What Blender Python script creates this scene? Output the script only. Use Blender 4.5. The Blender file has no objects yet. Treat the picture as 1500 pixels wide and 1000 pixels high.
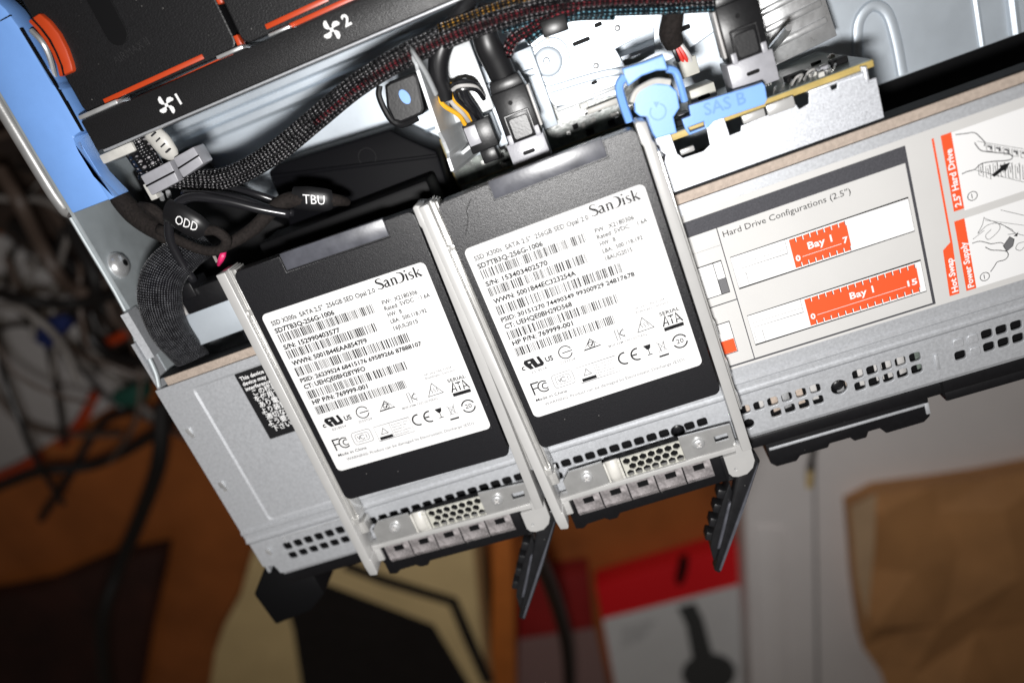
import bpy, bmesh, math, random
from mathutils import Vector, Matrix

scene = bpy.context.scene
C = scene.collection
S = 0.001                      # everything below is written in millimetres
random.seed(7)

# ------------------------------------------------------------------ camera
F_PX, CAM_H = 1140.9, 271.7    # focal length in pixels of a 1500 px wide frame; height above the bay cover
ROT = ((0.9321, 0.3116, 0.1845), (-0.3580, 0.8692, 0.3411), (-0.0541, -0.3840, 0.9218))
cam = bpy.data.cameras.new('camera'); camo = bpy.data.objects.new('camera', cam); C.objects.link(camo)
cam.sensor_width = 36.0; cam.lens = 36.0 * F_PX / 1500.0
cam.clip_start = 0.01; cam.clip_end = 20
m = Matrix(ROT).to_4x4(); m.translation = Vector((0, 0, CAM_H * S)); camo.matrix_world = m
cam.dof.use_dof = True; cam.dof.focus_distance = 0.286; cam.dof.aperture_fstop = 4.2
scene.camera = camo

# ------------------------------------------------------------------ light: an on-camera flash in a dim, warm room
world = bpy.data.worlds.new('World'); scene.world = world; world.use_nodes = True
bg = world.node_tree.nodes['Background']; bg.inputs[0].default_value = (1.0, 0.80, 0.62, 1); bg.inputs[1].default_value = 0.036
fl = bpy.data.lights.new('camera_flash', 'AREA'); flo = bpy.data.objects.new('camera_flash', fl); C.objects.link(flo)
fl.shape = 'RECTANGLE'; fl.size = 0.030; fl.size_y = 0.018; fl.energy = 2.0; fl.color = (1.0, 0.985, 0.97)
fl_m = Matrix(ROT).to_4x4(); fl_m.translation = Vector((-0.018, -0.032, 0.292)); flo.matrix_world = fl_m
scene.view_settings.view_transform = 'Standard'; scene.view_settings.look = 'None'
scene.view_settings.gamma = 1; scene.view_settings.use_curve_mapping = False
scene.view_settings.exposure = 0.0

def at(px, py, z):
    """point of the place (mm) seen at a pixel of the photograph, at height z"""
    c = ((px - 750) / F_PX, -(py - 500) / F_PX, -1.0)
    w = [sum(ROT[i][j] * c[j] for j in range(3)) for i in range(3)]
    t = (z - CAM_H) / w[2]
    return (w[0] * t, w[1] * t, z)

# ------------------------------------------------------------------ materials
MATS = {}
def mat(name, col, rough=0.5, metal=0.0, var=0.0, vscale=80.0, bump=0.0, bscale=400.0, spec=0.5, coat=0.0, trans=0.0, rvar=0.0, dust=0.0):
    mt = bpy.data.materials.new(name); mt.use_nodes = True
    nt = mt.node_tree; N = nt.nodes; L = nt.links
    b = N['Principled BSDF']
    b.inputs['Base Color'].default_value = (*col, 1); b.inputs['Roughness'].default_value = rough
    b.inputs['Metallic'].default_value = metal; b.inputs['Specular IOR Level'].default_value = spec
    b.inputs['Coat Weight'].default_value = coat; b.inputs['Transmission Weight'].default_value = trans
    tc = N.new('ShaderNodeTexCoord')
    if var:
        n = N.new('ShaderNodeTexNoise'); n.inputs['Scale'].default_value = vscale; n.inputs['Detail'].default_value = 5
        n.inputs['Roughness'].default_value = 0.62
        L.new(tc.outputs['Object'], n.inputs['Vector'])
        r = N.new('ShaderNodeMapRange'); r.inputs['From Min'].default_value = 0.3; r.inputs['From Max'].default_value = 0.7
        r.inputs['To Min'].default_value = 1 - var; r.inputs['To Max'].default_value = 1 + var
        L.new(n.outputs['Fac'], r.inputs['Value'])
        mx = N.new('ShaderNodeVectorMath'); mx.operation = 'SCALE'; mx.inputs[0].default_value = col
        L.new(r.outputs['Result'], mx.inputs['Scale']); L.new(mx.outputs['Vector'], b.inputs['Base Color'])
        if rvar:
            r2 = N.new('ShaderNodeMapRange'); r2.inputs['From Min'].default_value = 0.3; r2.inputs['From Max'].default_value = 0.7
            r2.inputs['To Min'].default_value = rough - rvar; r2.inputs['To Max'].default_value = rough + rvar
            L.new(n.outputs['Fac'], r2.inputs['Value']); L.new(r2.outputs['Result'], b.inputs['Roughness'])
    if bump:
        n2 = N.new('ShaderNodeTexNoise'); n2.inputs['Scale'].default_value = bscale; n2.inputs['Detail'].default_value = 3
        L.new(tc.outputs['Object'], n2.inputs['Vector'])
        bp = N.new('ShaderNodeBump'); bp.inputs['Strength'].default_value = bump; bp.inputs['Distance'].default_value = 0.0004
        L.new(n2.outputs['Fac'], bp.inputs['Height']); L.new(bp.outputs['Normal'], b.inputs['Normal'])
    if dust:       # sparse lint and grit
        vo = N.new('ShaderNodeTexVoronoi'); vo.inputs['Scale'].default_value = 420; L.new(tc.outputs['Object'], vo.inputs['Vector'])
        nd = N.new('ShaderNodeTexNoise'); nd.inputs['Scale'].default_value = 230; nd.inputs['Detail'].default_value = 2; L.new(tc.outputs['Object'], nd.inputs['Vector'])
        lt = N.new('ShaderNodeMapRange'); lt.inputs['From Min'].default_value = 0.11; lt.inputs['From Max'].default_value = 0.05; L.new(vo.outputs['Distance'], lt.inputs['Value'])
        gt = N.new('ShaderNodeMapRange'); gt.inputs['From Min'].default_value = 0.60; gt.inputs['From Max'].default_value = 0.66; L.new(nd.outputs['Fac'], gt.inputs['Value'])
        mu = N.new('ShaderNodeMath'); mu.operation = 'MULTIPLY'; L.new(lt.outputs['Result'], mu.inputs[0]); L.new(gt.outputs['Result'], mu.inputs[1])
        m2 = N.new('ShaderNodeMath'); m2.operation = 'MULTIPLY'; m2.inputs[1].default_value = dust; L.new(mu.outputs[0], m2.inputs[0])
        mix = N.new('ShaderNodeMix'); mix.data_type = 'RGBA'; mix.inputs['A'].default_value = (*col, 1); mix.inputs['B'].default_value = (0.34, 0.33, 0.31, 1)
        if b.inputs['Base Color'].links: L.new(b.inputs['Base Color'].links[0].from_socket, mix.inputs['A'])
        L.new(m2.outputs[0], mix.inputs['Factor']); L.new(mix.outputs['Result'], b.inputs['Base Color'])
    MATS[name] = mt
    return mt

mat('zinc_steel', (0.49, 0.505, 0.53), 0.48, 0.50, 0.09, 900, 0.10, 2600, rvar=0.04)
mat('zinc_sparkle', (0.58, 0.60, 0.64), 0.46, 0.55, 0.16, 1500, 0.15, 3400, rvar=0.08)
mat('pan_steel', (0.60, 0.66, 0.72), 0.46, 0.50, 0.05, 30, 0.04, 900, rvar=0.04)
mat('wall_steel', (0.38, 0.415, 0.43), 0.50, 0.45, 0.12, 60, 0.04, 1200, rvar=0.08)
mat('bright_steel', (0.76, 0.77, 0.78), 0.32, 0.75, 0.10, 120, 0.05, 700, rvar=0.08)
mat('spring_steel', (0.60, 0.56, 0.57), 0.27, 0.70, 0.45, 330, 0.30, 420, rvar=0.14)
mat('carrier_paint', (0.44, 0.437, 0.43), 0.30, 0.25, 0.04, 90, 0.03, 1500)
mat('tab_steel', (0.40, 0.40, 0.395), 0.32, 0.55, 0.10, 200, 0.05, 1500)
mat('frame_steel', (0.52, 0.54, 0.55), 0.40, 0.30, 0.10, 60, 0.05, 700)
mat('duct_black', (0.003, 0.003, 0.004), 0.55, spec=0.06)
mat('clear_plastic', (0.55, 0.545, 0.53), 0.20, 0.55, 0.12, 160, 0.05, 600)
mat('ssd_paint', (0.006, 0.006, 0.0075), 0.37, 0.0, 0.30, 4500, 0.24, 3200, spec=0.5, dust=0.35, rvar=0.05)
mat('black_coat', (0.008, 0.008, 0.009), 0.42, 0.0, 0.35, 2600, 0.35, 2400, spec=0.7, dust=0.5)
mat('fan_plastic', (0.007, 0.007, 0.008), 0.42, 0.0, 0.20, 900, 0.30, 1500, spec=0.4, dust=0.6)
mat('black_plastic', (0.006, 0.006, 0.007), 0.36, 0.0, 0.15, 500, 0.08, 1200, spec=0.45, dust=0.3)
mat('dull_black', (0.003, 0.003, 0.0035), 0.6, 0.0, spec=0.15)
mat('grey_plastic', (0.30, 0.30, 0.325), 0.38, 0.0, 0.08, 300, 0.10, 1500, spec=0.7)
mat('shroud_plastic', (0.060, 0.062, 0.074), 0.34, 0.0, 0.25, 130, 0.05, 900, spec=0.75, rvar=0.05)
mat('conn_plastic', (0.010, 0.010, 0.011), 0.32, 0.0, 0.18, 300, 0.05, 900, spec=0.28, dust=0.3)
mat('blue_plastic', (0.165, 0.335, 0.72), 0.40, 0.0, 0.04, 90, 0.05, 1500)
mat('blue_mark', (0.105, 0.24, 0.56), 0.45)
mat('orange_plastic', (0.44, 0.046, 0.009), 0.38, 0.0, 0.06, 90)
mat('label_paper', (0.58, 0.58, 0.58), 0.65, 0.0, 0.015, 50, spec=0.3)
mat('sticker_grey', (0.50, 0.495, 0.485), 0.65, 0.0, 0.02, 60, spec=0.3)
mat('sticker_white', (0.70, 0.70, 0.70), 0.65, spec=0.3)
mat('ink_black', (0.008, 0.008, 0.009), 0.65, spec=0.15)
mat('ink_soft', (0.03, 0.03, 0.033), 0.65, spec=0.15)
mat('ink_faint', (0.13, 0.13, 0.135), 0.65, spec=0.15)
mat('ink_charcoal', (0.055, 0.055, 0.062), 0.65, 0, 0.25, 1800, spec=0.15)
mat('ink_orange', (0.70, 0.085, 0.025), 0.65, spec=0.15)
mat('ink_white', (0.72, 0.72, 0.72), 0.65, spec=0.15)
mat('gasket_tan', (0.37, 0.305, 0.255), 0.75, 0.0, 0.15, 700, 0.5, 1800)
mat('pcb_green', (0.11, 0.13, 0.115), 0.30, 0.0, 0.85, 190, 0.2, 600, spec=0.7)
mat('pcb_edge', (0.42, 0.31, 0.10), 0.55, 0.0, 0.15, 200)
mat('solder', (0.70, 0.70, 0.68), 0.25, 0.9)
mat('cream_plastic', (0.42, 0.415, 0.37), 0.45)
mat('white_plastic', (0.48, 0.47, 0.44), 0.42, 0, 0.10, 200)
mat('wire_black', (0.011, 0.011, 0.013), 0.27, spec=0.6)
mat('wire_yellow', (0.70, 0.36, 0.02), 0.4)
mat('wire_grey', (0.42, 0.41, 0.40), 0.4)
mat('wire_red', (0.55, 0.03, 0.02), 0.4)
mat('wire_pink', (0.62, 0.02, 0.12), 0.45)
mat('cloth_tape', (0.014, 0.011, 0.010), 0.85, 0.0, 0.45, 900, 0.9, 1600, spec=0.2)
mat('stamp_ink', (0.50, 0.515, 0.54), 0.5, 0.4)
mat('heat_shrink', (0.008, 0.008, 0.009), 0.40, spec=0.5)

def braid(name, dark, light, thr=0.25, nu=9.0, nv=1.05, flat=False):
    """woven cable sleeve; uv = (turns round the cable, millimetres along it)"""
    mt = bpy.data.materials.new(name); mt.use_nodes = True
    nt = mt.node_tree; N = nt.nodes; L = nt.links; b = N['Principled BSDF']
    uv = N.new('ShaderNodeUVMap'); sp = N.new('ShaderNodeSeparateXYZ'); L.new(uv.outputs['UV'], sp.inputs[0])
    def M(op, a, bb=None):
        n = N.new('ShaderNodeMath'); n.operation = op
        for i, v in enumerate((a, bb)):
            if v is None: continue
            if isinstance(v, (int, float)): n.inputs[i].default_value = v
            else: L.new(v, n.inputs[i])
        return n.outputs[0]
    u = M('MULTIPLY', sp.outputs[0], nu * 2 * math.pi); v = M('MULTIPLY', sp.outputs[1], nv * 2 * math.pi)
    ns = N.new('ShaderNodeTexNoise'); ns.inputs['Scale'].default_value = 260; ns.inputs['Detail'].default_value = 2
    tc = N.new('ShaderNodeTexCoord'); L.new(tc.outputs['Object'], ns.inputs['Vector'])
    j = M('MULTIPLY', M('SUBTRACT', ns.outputs['Fac'], 0.5), 2.4)
    w1 = M('SINE', M('ADD', M('ADD', u, v), j)); w2 = M('SINE', M('ADD', M('SUBTRACT', u, v), j))
    h = M('MULTIPLY', w1, w2)
    n3 = N.new('ShaderNodeTexNoise'); n3.inputs['Scale'].default_value = 420; n3.inputs['Detail'].default_value = 2; L.new(tc.outputs['Object'], n3.inputs['Vector'])
    hs = M('ADD', h, M('MULTIPLY', M('SUBTRACT', n3.outputs['Fac'], 0.5), 1.7))
    mask = N.new('ShaderNodeMapRange'); mask.inputs['From Min'].default_value = thr; mask.inputs['From Max'].default_value = thr + 0.3
    L.new(hs, mask.inputs['Value'])
    mx = N.new('ShaderNodeMix'); mx.data_type = 'RGBA'; mx.inputs['A'].default_value = (*dark, 1); mx.inputs['B'].default_value = (*light, 1)
    L.new(mask.outputs['Result'], mx.inputs['Factor']); L.new(mx.outputs['Result'], b.inputs['Base Color'])
    bp = N.new('ShaderNodeBump'); bp.inputs['Strength'].default_value = 0.9; bp.inputs['Distance'].default_value = 0.0005
    L.new(h, bp.inputs['Height']); L.new(bp.outputs['Normal'], b.inputs['Normal'])
    b.inputs['Roughness'].default_value = 0.28; b.inputs['Specular IOR Level'].default_value = 0.5
    MATS[name] = mt
braid('braid_grey', (0.005, 0.005, 0.006), (0.22, 0.21, 0.22), 0.58, 5, 0.29)
braid('braid_black', (0.005, 0.005, 0.006), (0.16, 0.16, 0.17), 0.62, 5, 0.29)
braid('braid_red', (0.008, 0.005, 0.006), (0.20, 0.02, 0.03), 0.50, 5, 0.29)
braid('braid_teal', (0.005, 0.010, 0.014), (0.14, 0.32, 0.40), 0.52, 5, 0.29)
braid('braid_gold', (0.007, 0.006, 0.006), (0.40, 0.20, 0.02), 0.58, 5, 0.29)
braid('braid_fine', (0.008, 0.008, 0.010), (0.13, 0.133, 0.145), 0.35, 26, 0.62)

# ------------------------------------------------------------------ shapes: (verts, faces[, uvs]) in mm
def box(x0, x1, y0, y1, z0, z1):
    v = [(x0,y0,z0),(x1,y0,z0),(x1,y1,z0),(x0,y1,z0),(x0,y0,z1),(x1,y0,z1),(x1,y1,z1),(x0,y1,z1)]
    return v, [(3,2,1,0),(4,5,6,7),(0,1,5,4),(1,2,6,5),(2,3,7,6),(3,0,4,7)]

def rbox(x0, x1, y0, y1, z0, z1, r=0.4, seg=2):
    v, f = box(x0, x1, y0, y1, z0, z1)
    return bevel((v, f), r, seg)

def bevel(sh, r, seg=2):
    bm = bmesh.new(); vs = [bm.verts.new(p) for p in sh[0]]
    for q in sh[1]: bm.faces.new([vs[i] for i in q])
    bmesh.ops.recalc_face_normals(bm, faces=bm.faces)
    ed = [e for e in bm.edges if len(e.link_faces) == 2 and e.calc_face_angle() > 0.45]
    bmesh.ops.bevel(bm, geom=ed, offset=r, segments=seg, affect='EDGES', profile=0.5, clamp_overlap=True)
    bm.verts.index_update()
    out = [tuple(p.co) for p in bm.verts], [tuple(p.index for p in f.verts) for f in bm.faces]
    bm.free(); return out

def prism(poly, z0, z1, r=0.0):
    """poly: [(x,y)] counter-clockwise"""
    a = sum(poly[i][0]*poly[(i+1) % len(poly)][1] - poly[(i+1) % len(poly)][0]*poly[i][1] for i in range(len(poly)))
    if a < 0: poly = poly[::-1]
    n = len(poly); v = [(x, y, z0) for x, y in poly] + [(x, y, z1) for x, y in poly]
    f = [tuple(range(n))[::-1], tuple(range(n, 2*n))] + [(i, (i+1) % n, n+(i+1) % n, n+i) for i in range(n)]
    return bevel((v, f), r) if r else (v, f)

def join(*shs):
    v, f, u = [], [], []
    for s in shs:
        o = len(v); v += list(s[0]); f += [tuple(i+o for i in q) for q in s[1]]
        u += list(s[2]) if len(s) > 2 else [(0, 0)] * len(s[0])
    return v, f, u

def move(sh, dx=0, dy=0, dz=0): return ([(x+dx, y+dy, z+dz) for x, y, z in sh[0]],) + tuple(sh[1:])
def turn(sh, mtx): return ([tuple(mtx @ Vector(p)) for p in sh[0]],) + tuple(sh[1:])
def spin(sh, ang, axis, pivot=(0,0,0)):
    p = Vector(pivot); return turn(sh, Matrix.Translation(p) @ Matrix.Rotation(ang, 4, axis) @ Matrix.Translation(-p))

def rrect(x0, x1, y0, y1, r, n=4):
    o = []
    for cx, cy, a in ((x1-r, y1-r, 0), (x0+r, y1-r, 90), (x0+r, y0+r, 180), (x1-r, y0+r, 270)):
        for k in range(n+1):
            t = math.radians(a + 90*k/n); o.append((cx + r*math.cos(t), cy + r*math.sin(t)))
    return o
def circ(cx, cy, r, n=20, a0=0.0): return [(cx + r*math.cos(a0 + 2*math.pi*i/n), cy + r*math.sin(a0 + 2*math.pi*i/n)) for i in range(n)]

def curve_mesh(cu):
    ob = bpy.data.objects.new('tmp', cu); C.objects.link(ob)
    dg = bpy.context.evaluated_depsgraph_get(); dg.update()
    me = bpy.data.meshes.new_from_object(ob.evaluated_get(dg))
    v = [tuple(p.co) for p in me.vertices]; f = [tuple(p.vertices) for p in me.polygons]
    bpy.data.objects.remove(ob); bpy.data.curves.remove(cu); bpy.data.meshes.remove(me)
    return v, f

def plate(outline, holes, z0, z1, bev=0.0):
    cu = bpy.data.curves.new('tmp', 'CURVE'); cu.dimensions = '2D'; cu.fill_mode = 'BOTH'
    cu.extrude = max((z1 - z0) / 2 - bev, 0.0); cu.bevel_depth = bev; cu.bevel_resolution = 1; cu.offset = -bev
    for loop in [outline] + list(holes):
        sp = cu.splines.new('POLY'); sp.points.add(len(loop) - 1); sp.use_cyclic_u = True
        for p, (x, y) in zip(sp.points, loop): p.co = (x, y, 0, 1)
    return move(curve_mesh(cu), dz=(z0 + z1) / 2)

def spline(pts, n=6):
    P_ = [Vector(p) for p in pts]; P_ = [2*P_[0]-P_[1]] + P_ + [2*P_[-1]-P_[-2]]; o = []
    for i in range(1, len(P_)-2):
        a, b, c, d = P_[i-1:i+3]
        for k in range(n):
            t = k/n
            o.append(0.5*((2*b) + (c-a)*t + (2*a-5*b+4*c-d)*t*t + (3*b-a-3*c+d)*t**3))
    o.append(P_[-2]); return o

def tube(pts, r, seg=10, n=6, flat=1.0, up=None, smooth=True, caps=True):
    """r: number or per-control-point list; flat squeezes the section along 'up'"""
    pl = spline(pts, n) if smooth else [Vector(p) for p in pts]
    if isinstance(r, (list, tuple)):
        rr = []
        for i in range(len(r)-1): rr += [r[i] + (r[i+1]-r[i])*k/(n if smooth else 1) for k in range(n if smooth else 1)]
        rr.append(r[-1])
    else: rr = [r]*len(pl)
    v, f, uv = [], [], []; L = 0.0
    tg = [(pl[min(i+1, len(pl)-1)] - pl[max(i-1, 0)]).normalized() for i in range(len(pl))]
    ref = Vector(up) if up else Vector((0, 0, 1))
    if abs(tg[0].dot(ref)) > 0.95 and not up: ref = Vector((1, 0, 0))
    nrm = (ref - tg[0]*ref.dot(tg[0])).normalized()
    for i, p in enumerate(pl):
        if i: L += (p - pl[i-1]).length
        if up: nrm = Vector(up)
        nrm = (nrm - tg[i]*nrm.dot(tg[i])).normalized(); bi = tg[i].cross(nrm)
        for k in range(seg+1):
            a = 2*math.pi*k/seg
            v.append(tuple(p + bi*(rr[i]*math.cos(a)) + nrm*(rr[i]*flat*math.sin(a)))); uv.append((k/seg, L))
        if i:
            o = (i-1)*(seg+1)
            for k in range(seg): f.append((o+k, o+k+1, o+seg+2+k, o+seg+1+k))
    if caps:
        f.append(tuple(range(seg))[::-1]); o = (len(pl)-1)*(seg+1); f.append(tuple(range(o, o+seg)))
    return v, f, uv

def lathe(prof, cx, cy, n=20):
    """prof: [(r,z)] bottom to top"""
    v, f = [], []
    for r, z in prof: v += [(cx + r*math.cos(2*math.pi*k/n), cy + r*math.sin(2*math.pi*k/n), z) for k in range(n)]
    for i in range(len(prof)-1):
        for k in range(n): f.append((i*n+k, i*n+(k+1) % n, (i+1)*n+(k+1) % n, (i+1)*n+k))
    f.append(tuple(range(n))[::-1]); f.append(tuple(range((len(prof)-1)*n, len(prof)*n)))
    return v, f

# ------------------------------------------------------------------ objects
def link_mesh(name, sh, materials, smooth=False, org=(0,0,0)):
    me = bpy.data.meshes.new(name)
    me.from_pydata([((x-org[0])*S, (y-org[1])*S, (z-org[2])*S) for x, y, z in sh[0]], [], sh[1])
    if not isinstance(materials, (list, tuple)): materials = [materials]
    for mm in materials: me.materials.append(MATS[mm])
    if len(sh) > 2 and sh[2] and len(sh[2]) == len(sh[0]):
        ul = me.uv_layers.new(name='UVMap')
        for lp in me.loops: ul.data[lp.index].uv = sh[2][lp.vertex_index]
    if smooth:
        for p in me.polygons: p.use_smooth = True
        if smooth != 'all' and hasattr(me, 'set_sharp_from_angle'): me.set_sharp_from_angle(angle=math.radians(38))
    me.update()
    ob = bpy.data.objects.new(name, me); C.objects.link(ob); return ob

class Thing:
    def __init__(s, name, label, cat, loc=(0,0,0), rotz=0.0, group=None, local=False, kind=None):
        s.o = bpy.data.objects.new(name, None); C.objects.link(s.o); s.o.empty_display_size = 0.01
        s.o.location = [c*S for c in loc]; s.o.rotation_euler = (0, 0, rotz)
        if kind: s.o['kind'] = kind
        else: s.o['label'] = label; s.o['category'] = cat
        if group: s.o['group'] = group
        s.org = (0,0,0) if local else loc
    def add(s, name, sh, material, parent=None, smooth=True, label=None, kind=None):
        ob = link_mesh(name, sh, material, smooth, s.org); ob.parent = parent or s.o
        if label: ob['label'] = label
        if kind: ob['kind'] = kind
        return ob
    def again(s, ob, dx, dy, dz=0, parent=None):
        c = ob.copy(); C.objects.link(c); c.parent = parent or ob.parent
        c.location = (ob.location.x + dx*S, ob.location.y + dy*S, ob.location.z + dz*S); return c

def single(name, sh, material, label, cat, group=None, kind=None, smooth=True, org=None):
    if org is None:
        n = len(sh[0]); org = (sum(p[0] for p in sh[0])/n, sum(p[1] for p in sh[0])/n, min(p[2] for p in sh[0]))
    ob = link_mesh(name, sh, material, smooth, org); ob.location = [c*S for c in org]
    if kind: ob['kind'] = kind
    else: ob['label'] = label; ob['category'] = cat
    if group: ob['group'] = group
    return ob

# ------------------------------------------------------------------ flat print
TXT = {}
def glyphs(s, bold=0.0):
    if (s, bold) not in TXT:
        cu = bpy.data.curves.new('tmp', 'FONT'); cu.body = s; cu.size = 1.0; cu.resolution_u = 2; cu.offset = bold
        TXT[(s, bold)] = curve_mesh(cu)
    return TXT[(s, bold)]

class Print:
    """ink on one flat sheet: collects flat shapes, each layer a hair above the last"""
    def __init__(s, z): s.z = z; s.v = []; s.f = []; s.mi = []; s.mats = []
    def _m(s, m):
        if m not in s.mats: s.mats.append(m)
        return s.mats.index(m)
    def poly(s, pts, m, lift=0.0):
        o = len(s.v); s.v += [(x, y, s.z + lift) for x, y in pts]
        a = sum(pts[i][0]*pts[(i+1) % len(pts)][1] - pts[(i+1) % len(pts)][0]*pts[i][1] for i in range(len(pts)))
        ids = tuple(range(o, o+len(pts))); s.f.append(ids if a > 0 else ids[::-1]); s.mi.append(s._m(m))
    def rect(s, x0, x1, y0, y1, m, lift=0.0): s.poly([(x0,y0),(x1,y0),(x1,y1),(x0,y1)], m, lift)
    def line(s, pts, w, m, lift=0.0, closed=False):
        """w: width or per-point widths"""
        P_ = list(pts) + ([pts[0]] if closed else []); n = len(P_)
        W = w if isinstance(w, (list, tuple)) else [w]*n
        if len(W) < n: W = list(W) + [W[0]]
        lft, rgt = [], []
        for i in range(n):
            if closed: a, b = P_[(i-1) % (n-1)], P_[(i+1) % (n-1)]
            else: a, b = P_[max(i-1, 0)], P_[min(i+1, n-1)]
            dx, dy = b[0]-a[0], b[1]-a[1]; l = math.hypot(dx, dy) or 1
            nx, ny = -dy/l*W[i]/2, dx/l*W[i]/2
            if 0 < i < n-1 or closed:    # mitre
                pa = P_[(i-1) % (n-1)] if closed else P_[i-1]
                d1x, d1y = P_[i][0]-pa[0], P_[i][1]-pa[1]; l1 = math.hypot(d1x, d1y) or 1
                cs = abs((-d1y/l1)*(-dy/l) + (d1x/l1)*(dx/l)); k = 1/max(cs, 0.5); nx *= k; ny *= k
            lft.append((P_[i][0]+nx, P_[i][1]+ny)); rgt.append((P_[i][0]-nx, P_[i][1]-ny))
        for i in range(n-1): s.poly([rgt[i], rgt[i+1], lft[i+1], lft[i]], m, lift)
    def curve(s, pts, w, m, lift=0.0, n=5):
        pl = spline([(p[0], p[1], p[2] if len(p) > 2 else 0) for p in pts], n)
        s.line([(p.x, p.y) for p in pl], [abs(p.z) for p in pl] if len(pts[0]) > 2 else w, m, lift)
    def ring(s, cx, cy, r, w, m, a0=0, a1=360, lift=0.0, sy=1.0):
        n = 24; full = a1-a0 >= 360
        pts = [(cx + r*math.cos(math.radians(a0+(a1-a0)*i/n)), cy + sy*r*math.sin(math.radians(a0+(a1-a0)*i/n))) for i in range(n if full else n+1)]
        s.line(pts, w, m, lift, closed=full)
    def text(s, st, x, y, h, m, width=None, bold=0.0, lift=0.0, ang=0.0, ref='H'):
        """baseline start (x,y), cap height h; width squeezes the line to fit"""
        v, f = glyphs(st, bold); rv, _ = glyphs(ref, 0.0)
        k = h / max(p[1] for p in rv); x0 = min(p[0] for p in v); x1 = max(p[0] for p in v)
        kx = width / (x1-x0) if width else k
        c, sn = math.cos(ang), math.sin(ang); o = len(s.v)
        for p in v:
            lx, ly = (p[0]-x0)*kx, p[1]*k
            s.v.append((x + lx*c - ly*sn, y + lx*sn + ly*c, s.z + lift))
        mi = s._m(m)
        for q in f: s.f.append(tuple(i+o for i in q)); s.mi.append(mi)
    def barcode(s, x0, x1, y0, y1, seed, m='ink_black'):
        rnd = random.Random(seed); x = x0; on = True
        while x < x1 - 0.2:
            w = rnd.choice((0.19, 0.19, 0.19, 0.38, 0.38, 0.57)) if on else rnd.choice((0.22, 0.22, 0.40, 0.40, 0.62))
            if on: s.rect(x, min(x+w, x1), y0, y1, m)
            x += w; on = not on
    def build(s, name, thing, parent):
        ob = thing.add(name, (s.v, s.f), s.mats, parent, smooth=False)
        for p, i in zip(ob.data.polygons, s.mi): p.material_index = i
        return ob
# ================================================================== the room below: floor and what lies about
mat('floor_wood', (0.38, 0.115, 0.028), 0.42, 0, 0.25, 9, 0.1, 60)
mat('plank_wood', (0.52, 0.155, 0.028), 0.5, 0, 0.18, 14)
mat('grey_board', (0.46, 0.44, 0.435), 0.6, 0, 0.06, 12)
mat('case_white', (0.84, 0.80, 0.79), 0.55, 0, 0.05, 10)
mat('case_seam', (0.20, 0.19, 0.19), 0.6)
mat('carton_tan', (0.62, 0.46, 0.225), 0.7, 0, 0.08, 18)
mat('carton_black', (0.009, 0.007, 0.007), 0.5, 0, 0.3, 60)
mat('box_red', (0.75, 0.008, 0.014), 0.45)
mat('box_white', (0.72, 0.72, 0.72), 0.5, 0, 0.04, 20)
mat('box_red_shaded', (0.26, 0.012, 0.012), 0.5, 0, 0.15, 25)  # shaded copy of the box red
mat('box_white_shaded', (0.26, 0.16, 0.15), 0.55)  # shaded copy of the box white
mat('print_grey', (0.055, 0.057, 0.058), 0.5)
mat('kraft_paper', (0.46, 0.225, 0.085), 0.75, 0, 0.22, 9, 0.25, 70)
mat('kraft_lit', (0.55, 0.37, 0.22), 0.75, 0, 0.1, 20)  # paler copy of the kraft paper, the lit fold put into its colour
mat('dark_cable', (0.009, 0.008, 0.008), 0.45)
mat('brown_cable', (0.10, 0.07, 0.055), 0.5)
mat('white_cable', (0.22, 0.20, 0.185), 0.5)
mat('dark_cloth', (0.035, 0.022, 0.016), 0.9, 0, 0.5, 25)
mat('green_plug', (0.012, 0.07, 0.05), 0.45)
mat('navy_plug', (0.012, 0.022, 0.10), 0.4)
mat('dark_red', (0.032, 0.009, 0.006), 0.7, 0, 0.5, 14)
ZF = -500.0
single('floor', plate([(-2600,-2600),(2600,-2600),(2600,2600),(-2600,2600)], [], ZF-20, ZF), 'floor_wood', None, None, kind='structure', smooth=False)
def pix(pts, z): return [at(x, y, z)[:2] for x, y in pts]
single('board', prism(pix([(-260,380),(0,345),(70,400),(135,470),(225,558),(0,692),(-260,850)], -492), ZF+0.5, -492, 1.0), 'grey_board', 'pale grey board lying on the floor under the cable tangle', 'board')
single('dark_cloth', prism(pix([(-300,-40),(40,60),(190,380),(215,545),(140,468),(72,396),(0,340),(-300,372)], -489), ZF+0.5, -489, 1.0), 'dark_cloth', 'dark brown cloth under the cables beside the blue lever', 'cloth')
single('dark_red_box', prism(pix([(-40,880),(60,862),(150,824),(240,806),(232,850),(214,930),(196,1040),(-40,1060)], -470), ZF+0.5, -470, 6), 'dark_red', 'dark red box on the floor in the lower left corner', 'box')
# tan carton with printed black shapes
tc = Thing('carton', 'tan carton with black printed stripe and panel below the left drive carrier', 'carton', at(520,950,ZF))
oc = pix([(380,770),(352,870),(328,915),(314,955),(306,1010),(306,1080),(725,1080),(712,995),(703,900),(690,770)], -380)
tc.add('body', prism(oc, ZF+0.5, -380, 2), 'carton_tan')
tp = Print(-379.4)
tp.poly(pix([(430,922),(424,900),(420,850),(470,850),(636,914),(684,994),(730,1090),(455,1090)], -380), 'carton_black')
tp.build('printed_panel', tc, None)
tp = Print(-379.4)
tp.line(pix([(505,826),(560,848),(664,880),(686,932),(716,1000)], -380), 13, 'carton_black')
tp.build('printed_stripe', tc, None)
single('wooden_plank', prism(pix([(722,740),(750,740),(757,1060),(718,1060)], -430), ZF+0.5, -430, 2), 'plank_wood', 'orange brown wooden plank on edge beside the tan carton', 'plank')
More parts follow.
